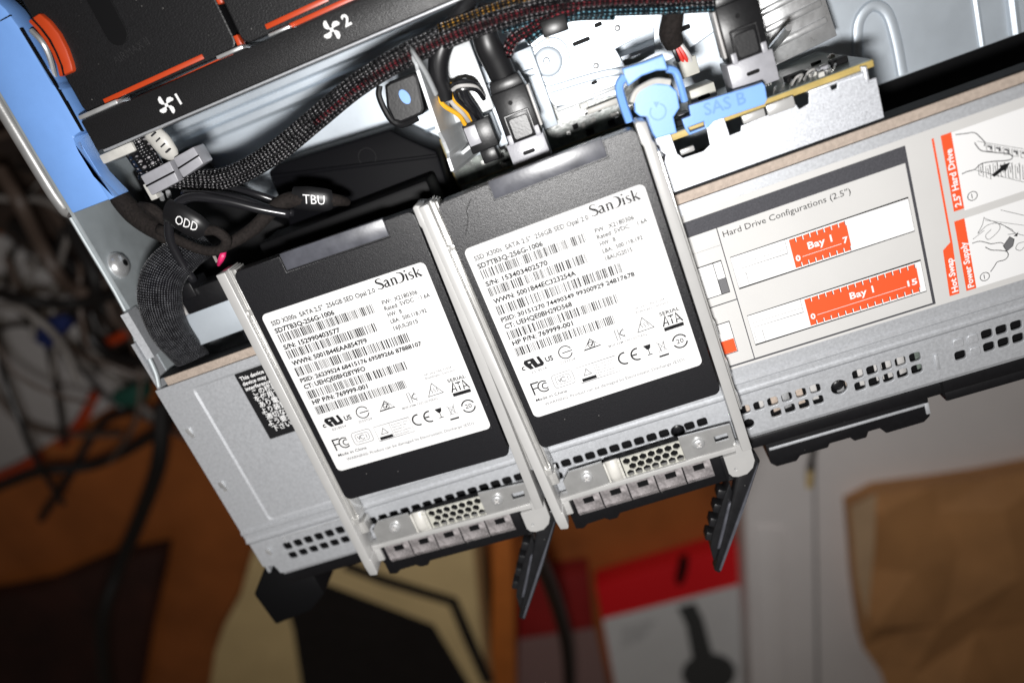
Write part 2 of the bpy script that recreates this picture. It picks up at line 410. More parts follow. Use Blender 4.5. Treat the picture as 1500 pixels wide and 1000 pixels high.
# left part of the red and white box, its shade painted in dark colours
mb = Thing('shaded_box_part', 'red and white box part with shade painted in dark maroon and greyish, beside the wooden plank', 'box', at(820,930,ZF))
mb.add('body', prism(pix([(760,852),(862,838),(872,940),(905,1070),(757,1070)], -470), ZF+0.5, -470, 2), 'box_red_shaded')
mp = Print(-469.5); mp.poly(pix([(760,935),(872,918),(903,1062),(758,1062)], -470), 'box_white_shaded'); mp.build('print', mb, None)
# red and white box with a printed grey device
rb = Thing('retail_box', 'red and white box printed with a dark grey device', 'box', at(1000,920,ZF))
rb.add('body', prism(pix([(872,858),(1088,795),(1125,1070),(912,1070)], -470), ZF+0.5, -470, 2), 'box_red')
rp = Print(-469.5)
rp.poly(pix([(883,906),(1095,852),(1124,1068),(913,1068)], -470), 'box_white')
rp.poly(pix([(992,888),(1018,881),(1030,905),(1046,965),(1016,975),(1005,915)], -470), 'print_grey', 0.3)
dc = at(1038, 985, -470); rp.poly(circ(dc[0], dc[1], 33, 28), 'print_grey', 0.5)
for i in range(4): rp.line(pix([(910,921+i*8),(960-i*6,909+i*8)], -470), 1.4, 'ink_faint', 0.3)
rp.build('print', rb, None)
single('cable_clip', bevel(prism(pix([(990,853),(996,820),(1008,815),(1006,832),(1000,850)], -462), -469, -456), 1.0), 'dull_black', 'small black clip lying on the red band of the box', 'clip')
# white computer case lying below
wc = Thing('computer_case', 'pale grey computer case standing under the server front', 'computer case', at(1190,850,ZF))
wc.add('side_panel', prism(pix([(1083,560),(1600,430),(1600,760),(1300,1090),(1103,1090)], -420), ZF+0.5, -420, 4), 'case_white')
wc.add('seam_strip', prism(pix([(1191,640),(1194,640),(1201,1080),(1197,1080)], -418.5), -420.5, -418.5), 'case_seam')
wc.add('raised_panel', prism(pix([(1105,770),(1150,775),(1155,1060),(1118,1060)], -417), -420.5, -416, 2), 'case_white')
tg = Thing('hanging_tag', 'tiny cable stub with yellowish tip hanging below the server front', 'cable stub', at(1187,700,-300))
tg.add('stub', tube([at(1193,655,-296), at(1190,672,-298), at(1187,688,-300)], 2.2, 8), 'dark_cable'); tg.add('tip', tube([at(1187,688,-300), at(1185,712,-302)], 3.2, 8), 'carton_tan')
# brown paper bag, crumpled
def bag():
    rnd = random.Random(3); zt = -395
    rim = [(1243,745),(1285,722),(1370,712),(1450,700),(1560,680),(1640,780),(1640,1100),(1330,1100),(1290,985),(1264,948),(1252,860)]
    top = pix(rim, zt); n = len(top)
    # hand-placed creases inside the rim: (px, py, dz)
    inner = [(1284,735,9),(1370,745,-6),(1460,735,5),(1540,760,-4),(1284,830,-8),(1330,820,10),(1400,800,-3),(1480,830,8),(1560,900,-6),(1276,905,4),(1318,925,-12),(1370,900,6),(1430,920,-8),(1330,985,-4),(1390,1000,9),(1470,1000,-5),(1560,1020,4)]
    bm = bmesh.new(); pts = [(x, y, zt + rnd.uniform(-3,3)) for x, y in top] + [(*at(a, b, zt)[:2], zt + 10 + d*0.9) for a, b, d in inner]
    from mathutils.geometry import delaunay_2d_cdt
    r_ = delaunay_2d_cdt([Vector(q[:2]) for q in pts], [(i, (i+1) % n) for i in range(n)], [list(range(n))], 1, 0.01)
    v = [pts[o[0]] for o in r_[3]]; f = [tuple(t) for t in r_[2]]; idx = {o[0]: k for k, o in enumerate(r_[3])}
    cx = sum(p[0] for p in top)/n; cy = sum(p[1] for p in top)/n; b0 = len(v)
    for i in range(n): x, y = top[i]; v.append((x+(cx-x)*0.05, y+(cy-y)*0.05, -440 + rnd.uniform(-6,6)))
    for i in range(n): x, y = top[i]; v.append((x, y, ZF+0.5))
    for i in range(n):
        k = (i+1) % n; f.append((idx[i], b0+i, b0+k, idx[k])); f.append((b0+i, b0+n+i, b0+n+k, b0+k))
    bm.free()
    return v, f
def subdiv(sh, cuts, amp):
    bm = bmesh.new(); vs = [bm.verts.new(p) for p in sh[0]]
    for q in sh[1]: bm.faces.new([vs[i] for i in q])
    bmesh.ops.recalc_face_normals(bm, faces=bm.faces)
    bmesh.ops.subdivide_edges(bm, edges=bm.edges[:], cuts=cuts, use_grid_fill=True, smooth=0.12)
    rnd = random.Random(9)
    for q in bm.verts:
        if q.co.z > ZF + 5: q.co.z += rnd.uniform(-amp, amp)*0.5
    bm.verts.index_update(); out = [tuple(p.co) for p in bm.verts], [tuple(p.index for p in f.verts) for f in bm.faces]; bm.free(); return out
bt = Thing('paper_bag', 'crumpled brown paper bag at the lower right', 'bag', at(1400,850,ZF))
bt.add('paper', bag(), 'kraft_paper', smooth=False)
bt.add('folded_edge', ([at(1246,742,-374), at(1284,722,-370), at(1281,800,-374), at(1270,912,-382), at(1255,850,-378), at(1284,722,-374), at(1281,800,-378), at(1270,912,-386), at(1255,850,-382), at(1246,742,-378)],
        [(0,4,3,2,1),(9,5,6,7,8),(0,1,5,9),(1,2,6,5),(2,3,7,6),(3,4,8,7),(4,0,9,8)]), 'kraft_lit', smooth=False)
# loose cables
single('power_cable', tube([at(760,700,-140), at(782,800,-180), at(802,845,-230), at(820,900,-290), at(832,960,-330), at(836,1060,-380)], 6.4, 12), 'dark_cable', 'thick black cable hanging down below the latch of the left carrier', 'cable')
LC = [('dark_cable', 4.5, [(-30,420),(40,440),(110,445),(170,430),(215,400)], -300, 'black cable sagging across the pale board', 'cable'),
      ('brown_cable', 5.5, [(0,250),(30,300),(60,360),(90,410),(120,430)], -330, 'brownish cable running down the far left edge', 'cable'),
      ('dark_cable', 5.0, [(100,330),(140,420),(120,470),(160,520),(230,540),(260,600)], -320, 'black cable curling beside the blue plug', 'cable'),
      ('white_cable', 4.5, [(150,410),(120,470),(160,540),(220,545),(250,520)], -360, 'off white cable looped near the steel side wall', 'cable'),
      ('dark_cable', 7.0, [(238,590),(232,680),(200,770),(175,830),(150,920),(160,1050)], -330, 'thick black cable dropping along the brown floor', 'cable'),
      ('dark_cable', 5.0, [(-20,720),(60,690),(140,680),(220,640),(280,590)], -380, 'black cable crossing under the server corner', 'cable'),
      ('brown_cable', 4.0, [(60,280),(110,350),(150,390),(170,470),(240,500)], -380, 'thin brown cable behind the tangle', 'cable'),
      ('dark_cable', 8.0, [(20,330),(90,380),(160,455),(240,470)], -410, 'thick dark cable at the bottom of the tangle', 'cable'),
      ('white_cable', 3.5, [(100,520),(170,560),(230,610),(262,560)], -390, 'thin whitish cable under the green plug', 'cable'),
      ('dark_cable', 4.0, [(60,760),(100,700),(150,620),(200,600)], -400, 'thin black cable arching over orange cords', 'cable')]
for mtl, r, pts, z, lb, ct in LC:
    single('loose_cable', tube([at(x, y, z + 14*math.sin(i*1.9)) for i, (x, y) in enumerate(pts)], r, 9), mtl, lb, ct, 'loose cables left of the server')
rnd = random.Random(77)
for i in range(30):
    cx, cy = rnd.uniform(20, 235), rnd.uniform(230, 610); an = rnd.uniform(0.3, 2.0); ln = rnd.uniform(60, 150); bow = rnd.uniform(-55, 55); z = rnd.uniform(-430, -290)
    pts = [at(cx + math.cos(an)*ln*t + math.sin(an)*bow*(1-t*t) + rnd.uniform(-8,8), cy + math.sin(an)*ln*t - math.cos(an)*bow*(1-t*t) + rnd.uniform(-8,8), z + rnd.uniform(-12,12)) for t in (-1,-0.5,0,0.5,1)]
    single('thin_cable', tube(pts, rnd.uniform(1.6, 3.2), 7, 5), *rnd.choice((('dark_cable','thin black cable in the blurred tangle left of the server'),('dark_cable','thin black cable in the blurred tangle left of the server'),('brown_cable','thin brownish cable in the blurred tangle left of the server'),('white_cable','thin pale cable in the blurred tangle left of the server'))), 'cable', 'thin cables in the tangle')
single('orange_cord', tube([at(90,650,-440), at(120,615,-440), at(140,575,-445)], 5.5, 9), 'orange_plastic', 'short orange cord end above the black cable', 'cord', 'orange cords')
single('orange_cord', tube([at(-20,705,-440), at(30,685,-438), at(60,668,-440)], 5.5, 9), 'orange_plastic', 'orange cord end at the left picture edge', 'cord', 'orange cords')
single('orange_cord', tube([at(150,505,-400), at(178,492,-400), at(192,478,-404)], 4.5, 9), 'orange_plastic', 'orange cord end among the off white loops', 'cord', 'orange cords')
nb = Thing('blue_plug', 'dark blue cable plug lying on the pale board', 'plug', at(78,490,-340))
nb.add('body', prism(pix([(48,500),(60,470),(95,462),(100,480),(70,512)], -335), -350, -335, 2), 'navy_plug'); nb.add('tail', tube([at(95,468,-342), at(115,452,-342), at(140,440,-342)], 3.5, 8), 'dark_cable')
single('green_plug', prism(pix([(160,578),(198,566),(212,582),(204,598),(168,596)], -360), -380, -360, 3), 'green_plug', 'green plug beneath the corner of the steel side wall', 'plug')

# ================================================================== server chassis
ch = Thing('server_chassis', 'galvanised steel server chassis with open top and riveted side wall', 'server', (-20,-50,-90))
SY0, SY1 = -169.4, -72.4            # front and back edge of the drive bay cover
XL, XR = -196.6, 236.0
# floor pan with pressed ribs, one long profile
prof = [(-169,-81),(-70,-81),(-24,-81),(-22.6,-83.4),(-16,-83.4),(-14.6,-81),(7.0,-81),(8.6,-78.4),(11.5,-78.4),(13.0,-81),(15.4,-81),(16.6,-77.8),(19.4,-77.8),(20.6,-81),(140,-81)]
pv, pf = [], []
for x in (XL+1.2, XR-1.2): pv += [(x, y, z) for y, z in prof]
k = len(prof); pf = [(i, k+i, k+i+1, i+1) for i in range(k-1)]
fp = ch.add('floor_pan', (pv, pf), 'pan_steel')
ch.add('pressed_bead', join(tube([(110,-72.6,-81),(112,-56,-81),(114.5,-46,-81),(120.5,-42,-81),(125.5,-46.5,-81),(127,-58,-81),(127,-72.6,-81)], 2.4, 8, 6, 0.8, (0,0,1)), tube([(159,-73,-81.4),(159.5,0,-81.4)], 1.6, 8, 2, 1, (0,0,1)), tube([(172,-73,-81.0),(173,0,-81.0)], 2.4, 8, 2, 1, (0,0,1))), 'pan_steel', fp)
for x, y in ((-121,8),(-124,-4),(-96,-30)): ch.add('pressed_ring', tube([(x+2.6*math.cos(a*0.5236), y+2.6*math.sin(a*0.5236), -81) for a in range(13)], 0.35, 6, 2), 'pan_steel', fp)
ch.add('cover_shadow_sheet', box(XL+3, XR-3, -168.5, -73.4, -80.9, -79.4), 'dull_black', fp)  # black sheet that paints the cover's shadow onto the floor pan
# walls
ch.add('side_wall', prism([(XL,140),(XL,-70),(XL+1.4,-70),(XL+1.4,140)], -87, -11.5), 'wall_steel')
ch.add('wall_corner', join(prism([(XL,-52),(XL,SY0+1),(XL+1.2,SY0+1),(XL+1.2,-52)], -87, -2.0), spin(box(XL+0.4, XL+3.6, -60, -40, -12, -3), 0.16, 'Y', (XL,0,-12))), 'zinc_steel')
ch.add('rail_bar', tube([(XL-4.2,140,-15),(XL-4.2,30,-15),(XL-3.6,6,-15),(XL-1.6,1.5,-15)], 2.7, 12, 5), 'tab_steel')
ch.add('wall_hem', join(tube([(XL-0.6,0,-11.5),(XL-0.6,-40,-11.0),(XL-0.6,-58,-4)], 0.9, 8, 4), tube([(XL+2.2,-57,-5),(XL+2.4,-66,-3),(XL+1.6,-71.5,-1.2)], 0.9, 8, 4)), 'wall_steel')
def on_wall(px, py, x):
    a = Vector(at(px, py, 0)); o = Vector((0, 0, CAM_H)); t = x/a.x; p = o + (a-o)*t; return p
w = on_wall(172, 389, XL+1.4)
sc = ch.add('dome_screw', turn(lathe([(5.4,0),(5.2,1.2),(4.2,2.6),(2.6,3.5),(1.5,3.7)], 0, 0, 24), Matrix.Translation(w) @ Matrix.Rotation(math.pi/2, 4, 'Y')), 'bright_steel')
ch.add('screw_recess', turn(lathe([(1.5,3.2),(1.5,3.85)], 0, 0, 6), Matrix.Translation(w) @ Matrix.Rotation(math.pi/2, 4, 'Y')), 'dull_black', sc)
for px, py in ((238,362),(232,375)):
    w = on_wall(px, py, XL+1.6); ch.add('wall_tab', move(rbox(-1,2.5,-1.5,1.5,-0.8,0.8,0.3), w.x, w.y, w.z), 'bright_steel')
ch.add('far_wall', box(XR-1.4, XR, SY0+1, 140, -87, -2), 'wall_steel')
ch.add('front_wall', box(XL+2, XR-2, SY0+0.6, SY0+2.0, -86, -1.4), 'dull_black')
# ------- drive bay cover
hol = []
def slot(x, y, w=4.0, h=3.7): hol.append(rrect(x-w/2, x+w/2, y-h/2, y+h/2, 0.9, 2))
xs1 = [-181.0+5.12*i for i in range(37)]
xs = [x for x in xs1 if not (-10 < x < -2.5)]
for x in xs: slot(x, -157.6 if x < -150 else -157.9)
for i, x in enumerate(xs):
    if x < -60 or i % 5: slot(x, -162.7, 4.0, 3.4)
hol.append(circ(-6.6,-158.6,2.9,18))
for i in range(6):
    slot(20.2+5.42*i, -158.0)
    if i > 1: slot(20.2+5.42*i, -163.1)
hol.append(circ(20.0,-164.4,2.2,14)); hol.append(circ(55.8,-160.3,3.1,20))
for i in range(5): slot(63.4+5.23*i, -157.3); slot(63.2+5.23*i, -162.4)
for i in range(26):
    if i > 1: slot(99.8+5.08*i, -156.7)
    if i != 1: slot(99.8+5.08*i, -162.0)
RP = (-182.0,-66.0,-143.2,-76.0)
top = plate([(XL,-144),(XR,-144),(XR,SY1),(XL,SY1)], [rrect(RP[0],RP[1],RP[2],RP[3],2.4,4)], -1.2, 0.0, 0.0)
vent = plate([(XL+6,SY0-0.2),(XR,SY0-0.2),(XR,-151.5),(XL,-151.5),(XL,-164),(XL+5,-165)], hol, -1.9, -0.7, 0.12)
ridge = []
for x in (XL, XR): ridge += [(x, y, z) for y, z in ((-143.9,-0.02),(-144.6,0.75),(-145.6,0.8),(-146.3,0.1),(-148.6,0.05),(-149.3,0.7),(-150.2,0.7),(-151.6,-0.72))]
cover = ch.add('bay_cover', join(top, vent, (ridge, [(i, i+1, 9+i, 8+i) for i in range(7)])), 'zinc_steel')
ch.add('cover_lip', join(prism([(SY0-0.2,-0.8),(SY0-1.6,-1.4),(SY0-2.2,-3.0),(SY0-2.2,-9),(SY0-0.9,-9),(SY0-0.6,-2.0)], XL+7, XR)), 'zinc_steel', cover)
o = bpy.data.objects['cover_lip']
for vtx in o.data.vertices:      # the lip was drawn in section (y, z) and runs along x
    a, b, c = vtx.co.x + ch.org[0]*S, vtx.co.y + ch.org[1]*S, vtx.co.z + ch.org[2]*S
    vtx.co = (c - ch.org[0]*S, a - ch.org[1]*S, b - ch.org[2]*S)
ro, ri = rrect(RP[0]-0.02,RP[1]+0.02,RP[2]-0.02,RP[3]+0.02,2.4,4), rrect(RP[0]+1.0,RP[1]-1.0,RP[2]+1.0,RP[3]-1.0,1.6,4); nr = len(ro)
ch.add('recessed_panel', ([(x,y,0.0) for x,y in ro] + [(x,y,-0.38) for x,y in ri], [(i, (i+1) % nr, nr+(i+1) % nr, nr+i) for i in range(nr)] + [tuple(range(nr, 2*nr))]), 'zinc_steel', cover, smooth=False)
ch.add('pressed_line', join(tube([(-180.4,-156,-0.8),(-180.2,-153.4,-0.75),(-178.6,-152.6,-0.7),(-150,-152.6,-0.7)], 0.28, 6, 3)), 'bright_steel', cover)
for px, py, l in ((279,634,4.6),(327,712,5.2),(394,808,3.4)):
    p = at(px, py, 0); ch.add('punched_tab', spin(join(box(p[0]-0.9,p[0]+0.9,p[1]-l/2,p[1]-0.5,0.0,0.06), rbox(p[0]-1.0,p[0]+1.0,p[1]-0.4,p[1]+l/2,0.0,0.7,0.2)), 0.06, 'Z', p), 'bright_steel', cover)
for x in (99.8, 104.9): 
    for y in ((-156.7,-162.0) if x > 100 else (-156.7,)): ch.add('pressed_dimple', plate(rrect(x-1.9,x+1.9,y-1.8,y+1.8,0.9,3), [], -0.72, -0.35, 0.3), 'zinc_steel', cover)
ch.add('pressed_bar', rbox(90.6,92.1,-165,-158.6,-0.72,-0.1,0.3), 'zinc_steel', cover)
for x, y, r in ((55.8,-160.3,2.6),(-6.6,-158.6,2.5)):
    s_ = ch.add('cover_screw', lathe([(r,-4.5),(r,-3.2),(r*0.75,-2.3),(r*0.4,-2.0)], x, y, 20), 'black_plastic', cover)
ch.add('vent_backing', box(XL+8, XR-4, SY0+2.2, -151, -6.0, -5.4), 'dull_black')
# inside glimpsed through the vents: bent contact strips
rnd = random.Random(5)
for i in range(14):
    x = 22 + i*4.9 + rnd.uniform(-1,1); ch.add('inner_contact', spin(rbox(x-1.4, x+1.4, -164.5, -156.0, -4.6, -4.0, 0.2), rnd.uniform(-0.3,0.3), 'Y', (x,-160,-4.3)), rnd.choice(('gasket_tan','wire_grey','pcb_green','bright_steel')))
ch.add('gasket_strip', join(rbox(XL+5.5, XR-2, -72.3, -68.8, -4.5, -0.9, 0.3)), 'gasket_tan')
ch.add('gasket_backing', box(XL+4, XR-2, -68.6, -68.2, -10, -1.0), 'dull_black')
# black front: latches and ear
bz = ch.add('front_bezel', join(rbox(XL+6, XR, -177.0, SY0-2.3, -84, -2.2, 0.8), rbox(92.8, XR-1, -181.5, -176.6, -60, -3.4, 0.8), prism([(24,-176.8),(24,-187.4),(26,-189.6),(34,-189.6),(36,-187.6),(47,-187.6),(48,-186.0),(56,-186.0),(57.2,-188.0),(62,-188),(63.2,-185.6),(67.6,-185.6),(69.5,-188.6),(84,-188.4),(86.6,-186.4),(87.2,-176.8)], -20, -4.6, 0.5)), 'black_plastic')
ch.add('bezel_edge', join(rbox(25, 86.6, -181.2, -180.0, -5.5, -4.2, 0.2), rbox(85.2, 86.8, -185.0, -180.0, -5.5, -4.1, 0.2)), 'zinc_steel', bz)
ch.add('bezel_joint', box(91.6, 92.4, -177.6, -170, -30, -2.0), 'dull_black', bz)
ch.add('rack_ear', prism([(XL+6.5,-170),(XL-4,-168.5),(XL-12.5,-177),(XL-15.5,-180),(XL-14.0,-199),(XL+6,-196.5),(XL+16,-190),(XL+16,-177.5),(XL+6.5,-177.5)], -40, -6, 1.0), 'dull_black', bz)
# black warning sticker
ws = ch.add('warning_sticker', plate(rrect(-162.8,-122,-107.6,-76.8,0.4,2), [], -0.36, -0.28), 'ink_black', cover, smooth=False)
wp = Print(-0.26)
for i, s_ in enumerate(('This device complies with', 'device may not cause harmful', 'interference, and this device')): wp.text(s_, -161.6, -80.2-i*2.35, 1.6, 'ink_white', None, 0.02)
for i, s_ in enumerate(('この機器は情報装置', 'を使用する際には、', 'あり電波妨害を引き', 'より装置の移動前に', '適切な対策を行う', 'よう要求される', '下さい')): wp.text(s_, -159.6 - (i % 2)*0.6, -87.6-i*2.85, 2.0, 'ink_white', None, 0.012)
wp.build('print', ch, ws)

# ------- bay chart sticker on the cover
bs = ch.add('bay_sticker', plate([(2,-139.2),(XR-8,-139.6),(XR-8,-76.6),(2,-76.2)], [], 0.01, 0.09), 'sticker_grey', cover, smooth=False)
p = Print(0.105); K = 'ink_charcoal'
p.rect(3, 94.6, -84.6, -78.8, K); p.rect(93.6, 94.6, -137.6, -84.6, K); p.rect(3, 94.6, -138.3, -137.6, K, .003)
p.rect(28.75, 29.1, -137.6, -84.6, K, .003)
p.text('Hard Drive Configurations (2.5")', 30.4, -88.6, 2.15, 'ink_black', 44.4, 0.0); p.text('Hard Drive Configurations (3.5")', -24, -88.6, 2.15, 'ink_black', 42.2, 0.0)
p.rect(3, 28.7, -91.0, -90.9, 'ink_faint'); p.rect(3, 28.8, -112.8, -112.4, 'ink_soft')
def chart(y1, y0, ox1):
    p.rect(30.6, 92.4, y0, y1, 'sticker_white', .002); p.line([(30.6,y0),(92.4,y0),(92.4,y1),(30.6,y1)], 0.30, 'ink_black', .006, closed=True)
    p.rect(51.3, ox1, y0+0.7, y1-0.75, 'ink_orange', .010)
    n = round((ox1-51.3)/2.55)
    for i in range(n):
        x = 51.3 + (i+0.5)*(ox1-51.3)/n
        p.rect(x+0.7, x+0.95, y0+0.4, y0+2.3, 'ink_soft', .014); p.rect(x+0.7, x+0.95, y1-2.4, y1-0.6, 'ink_soft', .014)
        p.rect(x+0.95, x+1.25, y0+0.4, y0+2.2, 'sticker_white', .012); p.rect(x+0.95, x+1.25, y1-2.3, y1-0.6, 'sticker_white', .012)
    mid = (51.3+ox1)/2
    p.text('Bay 1', mid-4.2, (y0+y1)/2-0.2, 2.5, 'ink_white', 8.4, 0.02, .016); p.text('0', 52.0, y0+3.0, 2.1, 'ink_white', 1.7, 0.03, .016)
    s_ = '7' if ox1 < 80 else '15'; p.text(s_, ox1-(2.3 if ox1 < 80 else 4.0), y0+3.9, 2.1, 'ink_white', 1.7 if ox1 < 80 else 3.4, 0.03, .016)
    p.rect(54.4, ox1-(3 if ox1 < 80 else 4.6), y0+4.0, y0+4.15, 'ink_white', .016)
    p.line([(31.0,y1-3.4),(49.8,y1-3.6),(49.8,y1-5.4),(31.4,y1-5.2)], 0.12, 'ink_soft', .008); p.rect(49.9, 50.05, y1-5.6, y1-0.2, 'ink_faint', .008)
    p.line([(31.4,y0+0.5),(31.4,y1-7.2),(34.4,y1-7.3),(34.4,y0+0.3)], 0.12, 'ink_soft', .008)
chart(-96.6, -109.0, 71.1); chart(-120.2, -132.4, 90.6)
p.rect(6, 27.2, -109.0, -96.5, 'sticker_white', .002); p.line([(6,-109.0),(27.2,-109.0),(27.2,-96.5),(6,-96.5)], 0.28, 'ink_black', .006, closed=True); p.rect(24.3, 27.2, -109.0, -103.2, 'ink_faint', .004); p.rect(24.1, 24.35, -109, -96.5, 'ink_black', .008); p.rect(24.3, 27.2, -103.3, -103.15, 'ink_soft', .008)
p.rect(6, 23.9, -132.6, -120.0, 'sticker_white', .002); p.line([(6,-132.6),(23.9,-132.6),(23.9,-120.0),(6,-120.0)], 0.28, 'ink_black', .006, closed=True); p.rect(6, 23.7, -132.4, -127.0, 'ink_orange', .010)
# hot swap column
p.poly([(103.0,-79.7),(103.7,-79.7),(103.7,-117.2),(103.0,-137.1),(99.6,-137.1),(100.2,-119.3),(103.0,-117.2)], 'ink_orange')
p.rect(105.9, 109.3, -106.8, -79.7, 'ink_orange'); p.rect(105.4, 108.8, -137.1, -110.3, 'ink_orange')
p.text('Hot Swap', 102.7, -136.2, 2.0, 'ink_white', 13.2, 0.03, .006, math.pi/2); p.text('2.5" Hard Drive', 108.6, -105.6, 2.0, 'ink_white', 20.6, 0.03, .006, math.pi/2); p.text('Power Supply', 108.1, -136.3, 2.0, 'ink_white', 17.6, 0.03, .006, math.pi/2)
p.rect(109.3, 200, -107.6, -79.9, 'sticker_white', .002); p.rect(108.8, 200, -137.1, -110.4, 'sticker_white', .002)
def cr(*pts): return [at(1320+a/3.3333, 150+b/3.3333, 0)[:2] for a, b in pts]
p.curve(cr((265,158),(310,153),(356,148),(385,170),(408,196),(404,214)), 0.28, 'ink_black', .006); p.curve(cr((358,196),(372,218),(392,236),(430,242),(480,247),(522,250),(542,264),(536,278),(505,285),(455,288),(402,296),(380,308),(358,328),(322,338),(296,350)), 0.30, 'ink_black', .006)
for i in range(5):
    a = 412+i*42; bq = 204+i*8
    p.line(cr((a,bq),(a+30,bq+6),(a+34,bq+36),(a+6,bq+34)), 0.16, 'ink_soft', .006, closed=True); p.line(cr((a+8,bq+10),(a+26,bq+14),(a+26,bq+28)), 0.5, 'ink_soft', .008)
for i in range(7):
    a = 376+i*36; bq = 306+i*8 if i < 2 else 296+i*2
    p.line(cr((a,bq),(a+20,bq-8),(a+26,bq+58+i*3),(a+4,bq+48+i*3)), 0.16, 'ink_soft', .006, closed=True); p.line(cr((a+10,bq+8),(a+15,bq+40)), 0.22, 'ink_soft', .008)
p.line(cr((370,190),(600,228)), 0.14, 'ink_soft', .006); p.line(cr((360,330),(600,390)), 0.14, 'ink_soft', .006)
p.poly(cr((440,355),(485,318),(478,310),(532,293),(508,340),(500,330),(455,364)), 'ink_black', .010)
c1 = cr((348,457))[0]; p.ring(c1[0], c1[1], 1.55, 0.25, 'ink_black', lift=.006); p.text('1', c1[0]-0.3, c1[1]-0.85, 1.7, 'ink_black', None, 0, .006)
c1 = cr((408,850))[0]; p.ring(c1[0], c1[1], 1.55, 0.25, 'ink_black', lift=.006); p.text('1', c1[0]-0.3, c1[1]-0.85, 1.7, 'ink_black', None, 0, .006)
p.curve(cr((346,688),(380,678),(412,683),(440,690),(480,684),(500,690)), 0.26, 'ink_black', .006); p.curve(cr((410,706),(440,720),(480,722),(515,728),(522,748),(505,768),(470,778),(455,800),(436,826)), 0.28, 'ink_black', .006)
p.poly(cr((498,700),(530,655),(552,668),(545,700),(515,726)), 'ink_faint', .008); p.line(cr((498,700),(530,655),(552,668),(545,700),(515,726)), 0.22, 'ink_black', .010, closed=True); p.poly(cr((548,652),(572,632),(566,654)), 'ink_black', .010)
p.curve(cr((405,560),(395,600),(375,640),(420,600),(470,590),(480,620),(430,668),(412,650),(440,620)), 0.18, 'ink_soft', .006); p.line(cr((405,565),(500,600),(560,640),(600,650)), 0.16, 'ink_soft', .006); p.line(cr((485,525),(600,552)), 0.16, 'ink_soft', .006); p.curve(cr((600,680),(570,690),(560,715),(585,722),(600,705)), 0.18, 'ink_soft', .006); p.line(cr((410,575),(600,600)), 0.14, 'ink_soft', .007)
p.line(cr((350,668),(405,625)), 0.16, 'ink_soft', .006); p.line(cr((480,590),(540,620),(555,640),(520,645)), 0.18, 'ink_soft', .006)
p.build('print', ch, bs)
# ================================================================== fan tray and fan modules
ft = Thing('fan_tray', 'black fan tray bar with printed fan symbols 1 and 2 and blue side lever', 'fan tray', (-100,22,-80))
br = ft.add('cross_bar', join(rbox(-168.4, 236, 17.0, 28.2, -14, -3.0, 0.5)), 'black_coat')
ft.add('bar_edge', rbox(-166.5, 236, 16.1, 16.9, -14, -3.4, 0.25), 'zinc_steel', br)
for q in ((-168.0,-152,28.5,30.0,-12,-2.2),(-112,-102,28.6,29.8,-12,-2.6),(-92,-84,28.6,29.6,-12,-2.6)): ft.add('bar_clip', rbox(*q, 0.3), 'bright_steel', br)
ft.add('bar_end', join(rbox(-172, -158, 12.5, 16.0, -22, -8, 0.6)), 'white_plastic', br)
def fan_icon(px, py, s_, num, tx, ty):
    ip = Print(-2.9)
    cx, cy, _ = at(px, py, -3)
    for k in range(4):
        a = math.radians(90*k + 18); c, sn = math.cos(a), math.sin(a)
        pet = [(0.35,0.15),(0.9,0.95),(1.7,1.25),(2.6,0.85),(3.0,0.0),(2.6,-0.35),(1.4,-0.05)]
        ip.poly([(cx + (x*c-y*sn)*s_, cy + (x*sn+y*c)*s_) for x, y in pet], 'ink_white')
    ip.poly(circ(cx, cy, 0.55*s_, 10), 'ink_white', .01)
    x, y, _ = at(tx, ty, -3); ip.text(num, x, y, 3.5, 'ink_white', None, 0.03, 0, 0.06)
    ip.build('fan_symbol', ft, br)
fan_icon(244, 154, 1.2, '1', 264, 153); fan_icon(486, 44, 1.2, '2', 506, 40)
bl = ft.add('blue_lever', prism([at(x, y, -5)[:2] for x, y in ((168,289),(106,313),(52,225),(0,137),(-90,-10),(-40,-30),(8,14),(30,44),(75,123),(88,131),(120,192),(107,200),(116,222),(138,258))], -16, -5, 0.6), 'blue_plastic')
ft.add('lever_bevel', prism([at(x, y, -4.8)[:2] for x, y in ((168,289),(160,293),(110,212),(107,202),(116,222),(138,258))], -8, -4.6, 0.3), 'blue_plastic', bl)
ft.add('lever_groove', join(prism([at(x, y, -4.9)[:2] for x, y in ((28,42),(31,41),(85,130),(88,132),(121,193),(118,192),(84,133))], -6, -4.88), prism([at(x, y, -4.9)[:2] for x, y in ((0,30),(14,22),(15,24),(0,32))], -6, -4.88)), 'dull_black', bl)
arc = lambda pts, z: [at(x, y, z)[:2] for x, y in pts]
wh = ft.add('orange_grip', prism(arc([(57,19),(72,32),(86,50),(97,72),(104,92),(107,105),(86,114),(82,96),(75,79),(64,60),(52,44),(39,31)], -4), -22, -4, 0.8), 'orange_plastic')
ft.add('grip_groove', prism(arc([(48,27),(62,42),(74,58),(84,78),(92,98),(94,110),(92,111),(88,95),(80,76),(70,58),(58,42),(45,28)], -3.85), -5, -3.9), 'dull_black', wh)
ft.add('lever_spring', tube([at(46,45,-8), at(62,62,-7), at(72,82,-8), at(80,112,-10)], 1.0, 8), 'bright_steel', wh)
